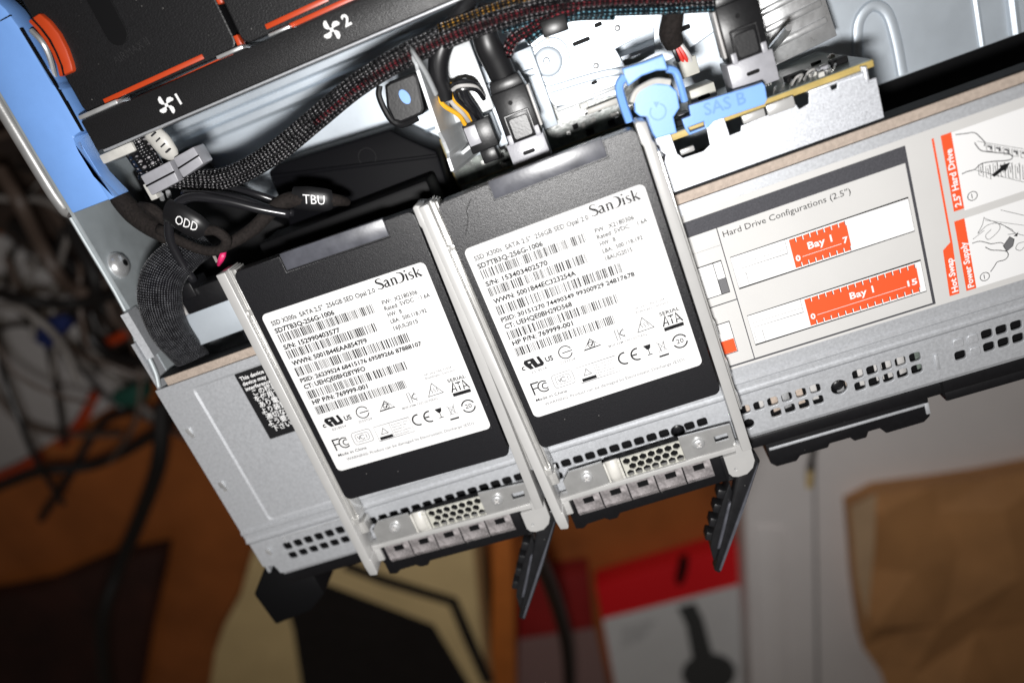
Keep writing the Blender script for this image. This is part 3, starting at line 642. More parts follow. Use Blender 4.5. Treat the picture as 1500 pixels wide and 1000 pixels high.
def fan(x0, x1, label, marks):
    t = Thing('fan_module', label, 'fan', (x0+30, 70, -80), group='cooling fans in the tray')
    cy = 78; cx = (x0+x1)/2
    hous = t.add('housing', join(plate(rrect(x0, x1, 29.8, 140, 3.0, 4), [circ(cx+6, cy, 17, 28)], -16, -6, 0.5), rbox(x0+0.5, x1-0.5, 30.2, 139, -70, -16.2, 0.5)), 'fan_plastic')
    t.add('hub_ring', join(tube([(cx+6+17.5*math.cos(i*math.pi/16), cy+17.5*math.sin(i*math.pi/16), -6) for i in range(33)], 1.3, 8, 2)), 'fan_plastic', hous)
    t.add('finger_recess', plate(rrect(cx-10, cx-2, 45, 74, 4.0, 5), [], -6.1, -5.6, 0.2), 'dull_black', hous)
    for (ax, ay), (bx, by), w_ in marks:
        a, b = at(ax, ay, -5.4), at(bx, by, -5.4); d = Vector((b[0]-a[0], b[1]-a[1])).normalized(); n = Vector((-d.y, d.x))*w_/2
        t.add('orange_line', prism([(a[0]+n.x,a[1]+n.y),(a[0]-n.x,a[1]-n.y),(b[0]-n.x,b[1]-n.y),(b[0]+n.x,b[1]+n.y)], -6.2, -5.4, 0.12), 'orange_plastic', hous)
    return t, hous
t1, h1 = fan(-167, -104.6, 'black fan module with orange lines, marked 1, nearest the blue lever', [((152,149),(297,83),1.6),((178,156),(342,80),1.5)])
pp = Print(-5.9); a = at(170, 95, -6); pp.text('AIRMAX II', a[0], a[1], 2.6, 'black_coat', 15, 0.0, 0, 0.10); pp.build('moulded_word', t1, h1)
fan(-102.4, -40, 'black fan module with orange lines behind fan symbol 2', [((389,40),(480,-2),1.6),((408,46),(536,-12),1.5)])
ft.add('module_catch', join(rbox(-104.3,-102.7,30,33.5,-9,-5.2,0.2), rbox(-104.4,-102.6,44,50,-9,-5.6,0.3)), 'orange_plastic', br)

# ================================================================== backplane with its bracket
bp_ = Thing('backplane', 'upright drive backplane board with yellow edge behind the drive bay', 'circuit board', (20,-50,-75))
pcb = bp_.add('board', rbox(-58, 91.5, -51.2, -49.0, -62, -4.2, 0.1), 'pcb_edge')
bp_.add('rear_face', box(-57.6, 91.2, -48.98, -48.7, -62, -4.3), 'pcb_green', pcb)
rnd = random.Random(21)
for i in range(70):
    x = rnd.uniform(-54, 89); z = rnd.uniform(-40, -6); w_ = rnd.uniform(0.8, 3.6); h_ = rnd.uniform(0.6, 2.0)
    if 46 < x < 66 or -34 < x < -14: continue
    bp_.add('component', rbox(x, x+w_, -48.7, -48.7+rnd.uniform(0.5,1.6), z, z+h_, 0.1), rnd.choice(('dull_black','solder','wire_grey','solder','white_plastic')), pcb, smooth=False)
bk = bp_.add('bracket', plate([(14.5,-68.0),(90.8,-68.0),(90.8,-54.5),(88.6,-54.5),(88.6,-50.0),(86.8,-49.4),(86.8,-51.8),(78.8,-51.8),(78.4,-53.4),(76.6,-53.4),(76.4,-51.8),(69.5,-51.8),(68.8,-55.0),(65.4,-55.6),(64.6,-53.4),(46.2,-54.2),(45.6,-55.8),(41.8,-55.8),(41.4,-48.0),(35.4,-48.0),(34.8,-56.6),(32.2,-57.8),(25.0,-57.6),(23.6,-55.4),(23.2,-47.4),(14.5,-47.4)], [], -3.4, -2.2, 0.2), 'zinc_sparkle')
bp_.add('bracket_flange', join(rbox(69.4,87.6,-51.9,-50.9,-9,-2.0,0.3), rbox(87.4,88.6,-55.6,-49.8,-9,-2.0,0.3)), 'zinc_sparkle', bk)
bp_.add('lock_tab', join(rbox(55.2,64.4,-54.3,-50.4,-3.0,-1.2,0.5), rbox(47.0,54.6,-53.9,-51.0,-4.0,-1.7,0.4), rbox(24.6,29.6,-56.6,-54.6,-3.6,-1.9,0.5)), 'carrier_paint', bk)
sp = Print(-2.13); sp.text('J00 MH-A2936', 19.2, -64.8, 2.6, 'stamp_ink', 30, 0, 0, 0.0); sp.poly([(17.6,-54.4),(18.8,-53.0),(20.0,-54.4),(18.8,-56.4)], 'ink_charcoal'); sp.build('stamping', bp_, bk)
for i in range(9):   # loose gold clips and pins along the board top
    x = 60 + i*2.4 + rnd.uniform(-.6,.6); bp_.add('pin', tube([(x,-48.6,-6),(x+0.5,-46.8,-4.6),(x+1.4,-46.4,-6.4)], 0.28, 5, 3), 'solder', pcb)
for x, z in ((66,-7),(70.5,-8.5)): bp_.add('wire_clip', tube([(x,-48,z),(x+1.2,-45.6,z+3.2),(x+3.4,-45.6,z+2.4),(x+2.6,-48,z-1)], 0.35, 6, 4), 'wire_grey', pcb)
for x, w_, z, h_, m_ in ((27,4.5,-12,5,'dull_black'),(33,3.2,-9,3,'white_plastic'),(38,5,-13,4.5,'dull_black'),(43.5,2.6,-8,2.4,'solder'),(29.5,7,-22,5,'grey_plastic'),(67,7,-16,5,'dull_black'),(76,4,-11,3.4,'grey_plastic'),(82,5.5,-15,4,'dull_black')):
    bp_.add('chip', rbox(x, x+w_, -48.7, -46.6, z-h_, z, 0.2), m_, pcb, smooth=False)
# receptacles: one part each
def receptacle(x0, x1, y0, y1, z1, m='grey_plastic'):
    r_ = bp_.add('receptacle', rbox(x0, x1, y0, y1, z1-13, z1, 0.35), m, pcb)
    cx = (x0+x1)/2
    bp_.add('slot', plate(rrect(cx-2.2, cx+2.2, (y0+y1)/2-0.55, (y0+y1)/2+0.75, 0.6, 3), [], z1-0.1, z1+0.03), 'dull_black', r_)
    bp_.add('pin_row', join(*[box(x0+1.2+i*0.8, x0+1.55+i*0.8, y0-1.6, y0, z1-6, z1-5.2) for i in range(int((x1-x0-2)/0.8))]), 'solder', r_)
receptacle(-31.2, -17.4, -42.6, -33.2, -8); receptacle(47.6, 63.0, -45.0, -34.6, -8)
receptacle(34.6, 43.5, -46.5, -39.0, -16, 'cream_plastic')
eb = bp_.add('lower_board', rbox(-62, 34, -48, -27, -60, -58.4, 0.2), 'pcb_edge')
bp_.add('lower_face', box(-61.6, 33.6, -47.6, -27.4, -58.38, -58.1), 'pcb_green', eb)
for i in range(60):
    x = rnd.uniform(-60, 31); y = rnd.uniform(-47, -29); w_ = rnd.uniform(0.8, 4.0); h_ = rnd.uniform(0.7, 2.4)
    bp_.add('component', rbox(x, x+w_, y, y+h_, -58.1, -58.1+rnd.uniform(0.5,2.0), 0.1), rnd.choice(('dull_black','solder','white_plastic','solder','dull_black')), eb, smooth=False)
# latch: blue power tag
pw = Thing('blue_latch', 'light blue backplane latch with loop handle and rotate arrow mark', 'latch', (22,-45,-3))
pw.add('tongue', plate([at(x, y, 1)[:2] for x, y in ((928,142),(940,128),(958,122),(980,124),(992,134),(996,158),(987,172),(992,195),(960,204),(945,178),(930,165))], [], -3.5, 1.0, 0.5), 'blue_plastic')
pw.add('tongue_edge', tube([at(x, y, 0.2) for x, y in ((926,150),(932,135),(946,125),(962,119),(982,121))], 1.1, 8), 'white_plastic')
tp_ = Print(1.06); c0 = at(964, 164, 1); tp_.ring(c0[0], c0[1], 2.6, 0.55, 'blue_mark', -230, 60); tp_.poly([(c0[0]-0.6,c0[1]+3.6),(c0[0]-0.2,c0[1]+1.4),(c0[0]+1.4,c0[1]+2.9)], 'blue_mark', .01); tp_.build('print', pw, None)
lo = pw.add('loop_handle', plate([at(x, y, 2)[:2] for x, y in ((911,101),(940,92),(972,80),(979,103),(962,104),(940,112),(920,127))], [], -4, 2.0, 0.6), 'blue_plastic')
pw.add('loop_leg', tube([at(977,101,0), at(989,105,-0.5), at(996,122,-1), at(1003,148,-2.5)], 1.25, 8, 5), 'blue_plastic', lo)
pw.add('loop_leg', tube([at(915,112,0), at(907,126,0), at(912,150,-1), at(922,178,-2)], 1.5, 8, 5), 'blue_plastic', lo)
pw.add('latch_spring', join(tube([at(957,203,-1), at(951,190,-1), at(953,178,-2)], 1.0, 8), tube([at(958,222,-1), at(966,232,-1)], 1.6, 8)), 'bright_steel')
pw.add('latch_shadow_frame', join(rbox(15, 29, -40, -33, -14, -8, 0.4)), 'black_plastic').name = 'latch_shade_block'  # black block standing in for the shade under the latch
tagt = Thing('blue_tag', 'blue plastic tag reading SAS B with small amber window', 'tag', at(1055,160,-2))
oz = 0.2
tagt.add('plate', plate([at(x, y, oz)[:2] for x, y in ((1009,155),(1060,139),(1106,125),(1117,121),(1121,126),(1124,146),(1120,153),(1046,178),(1038,187),(1010,198),(1004,190),(999,175),(1012,170))], [[at(x, y, oz)[:2] for x, y in ((1008,187),(1031,178),(1033,186),(1011,194))]], -3.0, oz, 0.3), 'blue_plastic')
tagt.add('window', box(*[f_(at(x, y, -1)[k] for x, y in ((1005,190),(1036,177))) for k in (0, 1) for f_ in (min, max)], -2.6, -1.2), 'pcb_edge')
pt = Print(oz+0.05); a = at(1033, 170, oz); b = at(1094, 151, oz)
pt.text('SAS B', a[0], a[1], 3.9, 'blue_mark', math.hypot(b[0]-a[0], b[1]-a[1]), 0.02, 0, math.atan2(b[1]-a[1], b[0]-a[0])); pt.build('print', tagt, None)

# ================================================================== inner steel work behind the drives
br2 = Thing('latch_bracket', 'upright bright steel bracket with spring slots beside the black release button', 'bracket', (-52,-20,-75))
def up(px, py, z): return Vector(at(px, py, z))
prof2 = [(6,-2),(4.5,-1.0),(3,-3),(1,-2),(-10,-2),(-20,-2.5),(-24,-6),(-28,-7.5),(-29.5,-4),(-34,-4),(-35.5,-9),(-36.5,-30)]
n = len(prof2); vv = [(-48.6 - (4-y)*0.065, y, z) for y, z in prof2] + [(-40 - (4-y)*0.02, y, -79) for y, z in prof2]
vv += [(x-1.1, y, z) for x, y, z in vv]; ff = [(i, i+1, n+i+1, n+i) for i in range(n-1)] + [(2*n+i, 3*n+i, 3*n+i+1, 2*n+i+1) for i in range(n-1)] + [(i, 2*n+i, 2*n+i+1, i+1) for i in range(n-1)]
ff += [(0, n, 3*n, 2*n), (n-1, 3*n-1, 4*n-1, 2*n-1)]
up_ = br2.add('upright', (vv, ff), 'frame_steel', smooth=False)
br2.add('folded_top', tube([(-49.2,7.5,-12),(-48.8,6.6,-4),(-47.8,4.4,-1.2),(-47.2,0,-3),(-47.0,-8,-5)], 2.4, 10, 5, 0.35, (1,0,0)), 'frame_steel', up_)
br2.add('spring_slot', join(tube([(-47.4,0,-12),(-47.9,-9,-12)], 0.5, 6, 2), tube([(-46.8,-1,-17),(-47.4,-10,-17)], 0.5, 6, 2)), 'dull_black', up_)
br2.add('foot_gusset', join(spin(rbox(-52,-36,-33,-31.5,-60,-20,0.3), 0.3, 'Z', (-52,-32,0)), rbox(-52,-30,-29,-20,-62,-58,1.0)), 'frame_steel', up_)
br2.add('bay_sheet', join(rbox(-52,-13,-37,-6,-46,-44.6,0.4), tube([(-50,-14,-44.6),(-30,-14,-44.6),(-15,-15,-44.6)], 1.4, 8, 4, 0.6, (0,0,1))), 'pan_steel', up_)
br2.add('side_tab', join(rbox(-51.5,-32,-21,5,-26,-24.4,0.6), rbox(-51.5,-36,-30,-22,-44,-33,1.5)), 'frame_steel', up_)
rbn = Thing('release_button', 'black release button with light blue oval dot', 'button', (-60,-6,-30))
bb = rbn.add('body', join(plate([at(x, y, -8)[:2] for x, y in ((563,126),(570,120),(606,106),(612,112),(622,160),(618,168),(588,181),(576,178),(566,158))], [], -24, -8, 1.0)), 'black_plastic')
rbn.add('rim', tube([at(x, y, -11) for x, y in ((556,126),(555,140),(563,160),(575,178),(590,183),(612,173))], 1.1, 8), 'black_plastic', bb)
cdot = at(593, 142, -8); rbn.add('dot', spin(plate([(cdot[0]+1.7*math.cos(i*0.3142), cdot[1]+2.7*math.sin(i*0.3142)) for i in range(20)], [], -8.1, -7.7, 0.1), 0.22, 'Z', cdot), 'blue_plastic', bb)
rbn.add('foot_pad', lathe([(4,-30),(4,-24.2)], cdot[0]-5, cdot[1]-3, 16), 'blue_plastic', bb)
# black plastic duct behind the left drive
du = Thing('air_duct', 'black plastic duct with small moulded circle behind the left drive', 'duct', (-95,-40,-78))
dz = -46
db = du.add('shell', prism([at(x, y, dz)[:2] for x, y in ((392,252),(408,240),(570,190),(600,205),(640,222))] + [(-66,-67),(-136,-67)], -78, dz, 1.2), 'duct_black')
c_ = at(538, 230, dz); du.add('moulded_circle', tube([(c_[0]+3.6*math.cos(i*math.pi/12), c_[1]+3.6*math.sin(i*math.pi/12), dz) for i in range(25)], 0.25, 6, 2), 'conn_plastic', db)
du.add('rib', prism([at(x, y, dz+1)[:2] for x, y in ((396,256),(640,226),(640,231),(398,262))], dz-2, dz+1.2, 0.3), 'duct_black', db)
du.add('cap', join(rbox(-140,-66,-67.5,-36,-44,-24,1.5)), 'dull_black', db)
# raised steel shelf in the middle of the pan
sh_ = Thing('steel_shelf', 'pale raised steel shelf with round boss between connectors', 'shelf', (0,-15,-80))
zz = -52
sb = sh_.add('sheet', plate([(-14.5,6),(60,-6),(72,-22),(40,-30),(22,-31.5),(13,-35.6),(-12,-31),(-14,-27)], [[(17,-19),(33,-17),(30.5,-25.5),(19,-27.5)]], zz-1.4, zz, 0.4), 'pan_steel')  # opening shaped in place of a dark cast shadow patch
sh_.add('boss', join(lathe([(5.8,zz),(5.4,zz+1.0),(4.6,zz+1.4)], -9.0, -14, 24), lathe([(1.5,zz+1.2),(1.4,zz+2.4),(0.9,zz+2.8)], -9.4, -13.4, 14)), 'pan_steel', sb)
sh_.add('bead', tube([(-12,-24,zz),(10,-26,zz),(30,-31,zz)], 1.6, 8, 4, 0.6, (0,0,1)), 'pan_steel', sb)
sh_.add('boss_outline', tube([(-14,-8,zz),(-6,-6.6,zz),(-1.5,-10,zz),(-1.8,-17,zz),(-6,-20.5,zz),(-14,-21.5,zz)], 1.0, 8, 5, 0.7, (0,0,1)), 'pan_steel', sb)
for q in ((2,9,-12.4,-10.8),(12,15,-9,-7.4),(38,46,-22,-20.2),(4,6.6,-28.4,-27)): sh_.add('punched_slot', plate(rrect(*q, 0.6, 3), [], zz-0.02, zz+0.05), 'dull_black', sb)
for x, y in ((20,-12),(8,-22)): sh_.add('rivet', lathe([(1.3,zz),(1.2,zz+0.7),(0.7,zz+1.0)], x, y, 12), 'bright_steel', sb)
sh_.add('front_flange', join(rbox(-12,13,-33.2,-31.4,zz-6,zz+1.2,0.4)), 'frame_steel', sb)
sh_.add('edge_tab', rbox(-1,12,-38.5,-36.2,zz-2,zz+0.3,0.4), 'white_plastic', sb)
sh_.add('leg', join(box(-10,50,-24,-22.6,-81,zz-1.5)), 'pan_steel', sb)
# ribbed bracket behind the right connector
rbk = Thing('ribbed_bracket', 'shiny ribbed steel bracket behind the right end of the board', 'bracket', (85,-28,-80))
rb0 = rbk.add('sheet', spin(rbox(70,96,-46,-12,-56,-54.8,0.3), 0.10, 'Z', (83,-30,0)), 'bright_steel')
for i in range(4): rbk.add('rib', spin(rbox(72,94,-40+i*6.6,-37.4+i*6.6,-55,-53,0.7), 0.10, 'Z', (83,-30,0)), 'bright_steel', rb0)
rbk.add('post', tube([(72,-40,-50),(73,-34,-30),(73.4,-32,-24)], [1.6,1.6,1.2], 8), 'bright_steel', rb0)

# optical drive behind the bay cover, left
od = Thing('optical_drive', 'slim optical drive box with steel top beside the left carrier', 'optical drive', (-160,-56,-30))
ob_ = od.add('case', rbox(-179.5,-140,-63.5,-50.2,-30,-10,0.5), 'pan_steel')
od.add('rear_plug', join(rbox(-172,-152,-50,-41,-24,-8,0.6), rbox(-170.5,-164,-44,-38,-20,-6.5,0.5)), 'black_plastic', ob_)
od.add('lip', box(-180,-140,-50.1,-49.6,-14,-9.6), 'zinc_steel', ob_)
od.add('side_latch', join(rbox(-179,-173,-50,-42,-18,-9,0.6)), 'wire_grey', ob_)

# ================================================================== cables and connectors
def plug(name, label, x0, x1, y0, y1, z1, tilt=0.0):
    t = Thing(name, label, 'connector', ((x0+x1)/2, y0, z1-13))
    cx = (x0+x1)/2; piv = (cx, y0, z1)
    R_ = lambda s_: spin(s_, tilt, 'X', piv)
    bd = t.add('housing', R_(join(rbox(x0, x1, y0, y1, z1-12, z1, 0.5), prism([(x0+0.2,y1-0.3),(x1-0.2,y1-0.3),(x1-1.0,y1+4.0),(x0+1.0,y1+4.0)], z1-11, z1-1.0, 0.5))), 'conn_plastic')
    t.add('latch_tab', R_(plate(rrect(cx-3.4, cx+3.4, y0+0.6, y0+(y1-y0)*0.45, 0.9, 3), [], z1-0.05, z1+0.7, 0.2)), 'black_plastic', bd)
    t.add('latch_arch', R_(tube([(cx-4.2,y0+2,z1+0.1),(cx-4.2,y0+(y1-y0)*0.48,z1+0.2),(cx-3.4,y0+(y1-y0)*0.52,z1+0.2),(cx+3.4,y0+(y1-y0)*0.52,z1+0.2),(cx+4.2,y0+(y1-y0)*0.48,z1+0.2),(cx+4.2,y0+2,z1+0.1)], 0.4, 6, 3)), 'black_plastic', bd)
    for s_ in (-1, 1): t.add('side_hook', R_(rbox(cx+s_*5.0-0.9, cx+s_*5.0+0.9, y0-0.6, y0+3.0, z1-0.2, z1+0.9, 0.2)), 'grey_plastic', bd)
    t.add('side_plate', R_(rbox(x1+0.05 if cx < 0 else x0-1.0, x1+1.0 if cx < 0 else x0-0.05, y0+2, y1-1, z1-9, z1-1.5, 0.3)), 'wire_grey', bd)
    t.add('dot', R_(lathe([(0.8,z1-0.1),(0.8,z1+0.12)], cx-0.6, y0+(y1-y0)*0.74, 10)), 'dull_black', bd)
    return t, R_
pa, Ra = plug('sas_plug', 'black cable plug in the receptacle right behind the right drive', -30.2, -17.6, -33.0, -15.4, -7.6)
pa.add('cable', join(tube([(-24,-13,-13),(-24.4,-6,-11),(-25,0,-9),(-24,6,-9),(-20,11,-10)], [4.6,4.8,4.6,4.2,3.8], 14, 5, 0.8, (0,0,1))), 'heat_shrink')
pb, Rb = plug('sas_plug', 'black cable plug in the receptacle above the blue tag', 48.6, 62.0, -34.4, -16, -7.0)
pb.add('cable', tube([(55,-14,-12),(55,-8,-11),(52,-1,-11)], [5.2,5.4,5.0], 14, 5, 0.8, (0,0,1)), 'heat_shrink')
# power plug with yellow, black and grey wires
pp_ = Thing('power_plug', 'dark power plug with yellow black and grey wires left of the cable plug', 'connector', (-36,-26,-40))
pbb = pp_.add('housing', join(rbox(-45,-34.5,-33,-22,-34,-18,0.5), rbox(-42.5,-36.5,-38,-33,-32,-20,0.5)), 'conn_plastic')
pp_.add('key', rbox(-44.5,-40,-30,-23,-18.1,-16.6,0.3), 'grey_plastic', pbb)
for i, (m_, dx, b_) in enumerate((('wire_yellow',-43.6,-47.5),('wire_grey',-42.2,-44.6),('wire_black',-39.8,-42.0),('wire_black',-38.2,-40.0),('wire_black',-37.0,-38.2),('wire_yellow',-40.8,-43.2))):
    pp_.add('wire', tube([(dx,-22.4,-19-(i % 2)*3),(dx-0.5,-18,-16-(i % 3)),(b_,-12,-12-(i % 2)*2),(b_+1.5,-7,-11)], 0.85, 8, 5), m_, pbb)
for i in range(3): pp_.add('loop_wire', tube([(-43+i,-8-i,-11),(-39,-7.4-i*1.2,-9),(-34.5,-9.5-i*1.2,-11),(-33.5,-14-i,-16)], 0.8, 8, 5), ('wire_black','wire_grey','wire_black')[i], pbb)
pp_.add('sleeve', tube([(-45.6,-11.5,-11.5),(-45.0,-8.5,-11),(-44.6,-3,-9.5),(-41.5,3,-8),(-36,8,-8),(-30,12,-9),(-26,15,-11)], [2.2,2.8,3.4,3.6,3.4,3.2,3.0], 12, 5), 'heat_shrink')
# braided harness: five sleeved strands side by side
hp = [(205,248,-14),(262,262,-16),(330,262,-14),(400,226,-9),(462,176,-7),(520,128,-6),(580,90,-6),(650,56,-6),(730,26,-6),(800,8,-8),(880,0,-10),(960,-3,-12),(1060,-8,-12)]
def strand(label, m_, off, r_, lift=0.0, a=0, b=None, fade=0.0):
    pts = []
    base = [Vector(at(*q)) for q in hp]
    for i, q in enumerate(base):
        d = (base[min(i+1, len(base)-1)] - base[max(i-1, 0)]).normalized(); nn = Vector((-d.y, d.x, 0)).normalized()
        pts.append(tuple(q + nn*off*0.70*(1 - fade*i/len(base)) + Vector((0, 0, lift + 0.5*math.sin(i*1.3+off)))))
    single('braided_cable', tube(pts[a:b], r_, 12, 6, 1.0), m_, label, 'cable', 'braided cables of the main harness', smooth='all')
strand('plain black braided cable, uppermost strand of the harness', 'braid_black', 3.6, 1.7, -1.2)
strand('grey flecked braided cable, second strand from the top of the harness', 'braid_grey', 1.4, 1.6, 1.5)
strand('dark red flecked braided cable in the middle of the harness', 'braid_red', -0.8, 1.35, 2.4, 4)
strand('grey flecked braided cable, lowest strand of the harness', 'braid_grey', -3.2, 1.6, 0.3)
strand('grey flecked braided cable hidden under the red strand of the harness', 'braid_grey', -0.9, 1.7, -1.8)
strand('teal flecked braided cable along the top edge above the white shelf', 'braid_teal', -5.0, 1.8, -0.4, 8)
strand('yellow flecked braided cable at the top edge', 'braid_gold', 4.8, 1.5, 1.2, 7, 11)
single('braided_cable', tube([at(772,60,-9), at(790,46,-8), at(812,34,-8), at(840,24,-10), at(900,22,-12)], 1.7, 12, 6), 'braid_teal', 'short teal flecked braided cable bending into the black clip', 'cable', 'braided cables of the main harness', smooth='all')
single('braided_cable', tube([at(742,80,-11), at(752,58,-9), at(775,42,-8), at(812,22,-8), at(850,10,-9)], 2.2, 12, 6), 'braid_red', 'dark red flecked braided cable rising from the left plug', 'cable', 'braided cables of the main harness', smooth='all')
cc = at(812, 38, -6); cp = Thing('cable_clamp', 'small black clamp square on the teal braided cable', 'clamp', (cc[0], cc[1], -14))
ang_ = 0.0; cpb = cp.add('body', spin(rbox(cc[0]-4.4, cc[0]+4.4, cc[1]-2.7, cc[1]+2.7, -12, -5.0, 0.5), -0.05, 'Z', cc), 'conn_plastic'); cp.add('tie_tab', spin(rbox(cc[0]-3.9, cc[0]-2.7, cc[1]-5.4, cc[1]-2.6, -8, -6.8, 0.3), -0.05, 'Z', cc), 'white_plastic', cpb)
# brown taped cable down to the cream socket
tpd = Thing('taped_cable', 'brown cloth taped cable with red wires above the blue latch', 'cable', at(988,70,-25))
tpd.add('tape', tube([at(985,-20,-14), at(986,20,-16), at(982,48,-18), at(988,66,-20)], [3.4,3.6,4.0,3.2], 12, 5), 'cloth_tape')
for i, m_ in enumerate(('wire_black','wire_red','wire_red','wire_grey')): tpd.add('wire', tube([at(984+i*4,64,-20), at(990+i*6,80,-20), at(996+i*6,94,-21)], 0.8, 7, 4), m_)
tpd.add('plug', rbox(*[f_(at(x, y, -20)[k] for x, y in ((990,92),(1022,92),(1022,108),(996,110))) for k in (0, 1) for f_ in (min, max)], -28, -20, 0.4), 'cream_plastic')
# short flat braided strap at the left
fb = Thing('flat_braided_strap', 'wide fine woven black sleeve curving over the left side wall', 'cable sleeve', at(240,450,-20))
fb.add('sleeve', tube([at(300,352,-20), at(268,372,-10), at(240,402,-3), at(234,440,0), at(246,480,-3), at(270,512,-8), at(300,545,-16)], [6.5,7.2,8.0,8.2,7.6,7.0,6.6], 22, 8, 0.30, (0.35,0.25,1)), 'braid_fine', smooth='all')
# left clamp blocks and fan lead
def block(name, label, pts, z, h, m_):
    t = Thing(name, label, 'connector', at(*pts[0], z-h)); q = [at(x, y, z)[:2] for x, y in pts]
    b_ = t.add('housing', prism(q, z-h, z, 0.5), m_)
    l = [Vector(q[0]).lerp(Vector(q[3]), k) for k in (0.47, 0.56)]; r_ = [Vector(q[1]).lerp(Vector(q[2]), k) for k in (0.47, 0.56)]
    t.add('groove', prism([tuple(l[0]), tuple(r_[0]), tuple(r_[1]), tuple(l[1])], z-0.2, z+0.04), 'dull_black', b_)
    return t, b_
b1, bb1 = block('fan_plug', 'grey grooved fan plug lower left of the braided fan lead', [(205,258),(248,236),(262,266),(222,287)], -9, 9, 'grey_plastic')
b1.add('end_tab', join(rbox(-164.5,-161.5,-5.5,1.0,-17,-12,0.4)), 'white_plastic', bb1)
for i in range(2): b1.add('foot', tube([at(236+i*10,285-i*4,-15), at(238+i*10,292-i*4,-17)], 0.9, 8, 3), 'bright_steel', bb1)
b2, bb2 = block('fan_plug', 'grey grooved fan plug at the end of the ribbed pan', [(253,232),(283,215),(298,240),(268,261)], -9, 9, 'grey_plastic')
fl_ = Thing('fan_lead', 'grey flecked braided fan lead under the black bar with white block', 'cable', at(205,225,-20))
fl_.add('braid', tube([at(188,196,-14), at(200,214,-13), at(214,236,-13), at(228,256,-15)], [5.2,5.6,5.4,4.8], 16, 6, 0.7, (0,0,1)), 'braid_grey', smooth='all')
fl_.add('white_block', join(tube([at(220,192,-13), at(236,208,-12), at(248,224,-13), at(254,232,-14)], [3.6,4.0,3.6,2.2], 12, 5, 0.55, (0,0,1))), 'white_plastic', smooth='all')
for i in range(4): q = at(224+i*7, 198+i*8, -10.4); fl_.add('block_slot', spin(box(q[0]-0.5,q[0]+1.6,q[1]-0.25,q[1]+0.25,-11,-9.6), 0.3, 'Z', q), 'ink_soft')
# taped ODD and TBU leads
def taped(label, pts, r_, mk):
    t = Thing('taped_lead', label, 'cable', at(*pts[0])); b_ = t.add('tape', tube([at(*q) for q in pts], r_, 12, 6), 'cloth_tape', smooth='all'); mk(t, b_); return t
def odd(t, b_):
    s_ = t.add('marker_sleeve', tube([at(246,308,-3), at(264,318,-1), at(284,330,-1), at(298,340,-3)], [4.6,5.0,5.0,4.3], 14, 5, 0.5, (0,0,1)), 'heat_shrink', b_)
    q = Print(2.2); a, b = at(256,327,2), at(288,339,2); q.text('ODD', a[0], a[1], 3.4, 'ink_white', math.hypot(b[0]-a[0], b[1]-a[1]), 0, 0, math.atan2(b[1]-a[1], b[0]-a[0])); q.build('print', t, s_)
    t.add('knot', tube([at(329,368,-4), at(326,374,-3), at(323,381,-3), at(320,388,-5)], [0.7,1.2,1.1,0.6], 8, 4), 'wire_pink', b_); t.add('thread', tube([at(313,374,-5), at(318,384,-5)], 0.6, 6, 3), 'white_cable', b_)
taped('brown taped lead with black sleeve reading ODD', [(232,335,-8),(262,352,-6),(296,366,-5),(322,366,-4),(332,352,-3),(316,338,-2),(298,338,-3)], 1.9, odd)
def tbu(t, b_):
    s_ = t.add('marker_sleeve', tube([at(432,290,-12), at(452,291,-11), at(476,293,-12), at(486,293,-13)], [4.2,4.6,4.4,3.6], 14, 5, 0.5, (0,0,1)), 'heat_shrink', b_)
    q = Print(-8.4); a, b = at(444,298,-8.5), at(476,300,-8.5); q.text('TBU', a[0], a[1], 3.4, 'ink_white', math.hypot(b[0]-a[0], b[1]-a[1]), 0, 0, math.atan2(b[1]-a[1], b[0]-a[0])); q.build('print', t, s_)
taped('brown taped lead with black sleeve reading TBU', [(318,366,-8),(345,352,-9),(372,334,-10),(398,308,-11),(420,294,-12),(452,291,-12),(490,293,-14),(510,296,-20)], [1.8,2.3,2.6,2.6,3.0,3.0,2.4,1.5], tbu)
taped('bulky brown taped lead along the steel side wall', [(160,262,-22),(176,290,-18),(196,312,-16),(218,330,-14),(246,346,-12),(262,356,-14)], [2.6,3.8,4.2,3.8,3.4,2.6], lambda t, b_: t.add('loose_fold', tube([at(205,300,-12), at(222,306,-9), at(236,318,-10), at(240,330,-12)], [1.2,2.2,2.0,1.0], 8, 4), 'cloth_tape', b_))
single('black_wire', tube([at(284,412,-8), at(262,378,-6), at(248,345,-4), at(252,308,-3), at(280,289,-3), at(330,294,-4), at(380,306,-6), at(424,314,-9)], 1.75, 10, 6), 'wire_black', 'glossy black wire looping from the optical drive plug round ODD sleeve', 'wire', 'glossy black wires', smooth='all')
single('black_wire', tube([at(268,284,-7), at(310,286,-6), at(352,292,-7), at(400,308,-9), at(430,312,-12)], 1.6, 10, 6), 'wire_black', 'glossy black wire just below the harness', 'wire', 'glossy black wires', smooth='all')
single('black_wire', tube([at(300,272,-18), at(340,276,-16), at(380,286,-15), at(420,300,-18)], 1.4, 10, 6), 'wire_black', 'thin black wire tucked under the harness', 'wire', 'glossy black wires', smooth='all')
# dark liner below the leads
ln = Thing('black_liner', 'dark plastic liner under the taped leads', 'liner', (-150,-30,-80))
ln.add('sheet', prism([(-193,8),(-174,6),(-152,-24),(-137,-40),(-137,-67),(-194,-67)], -80, -58, 1), 'dull_black')
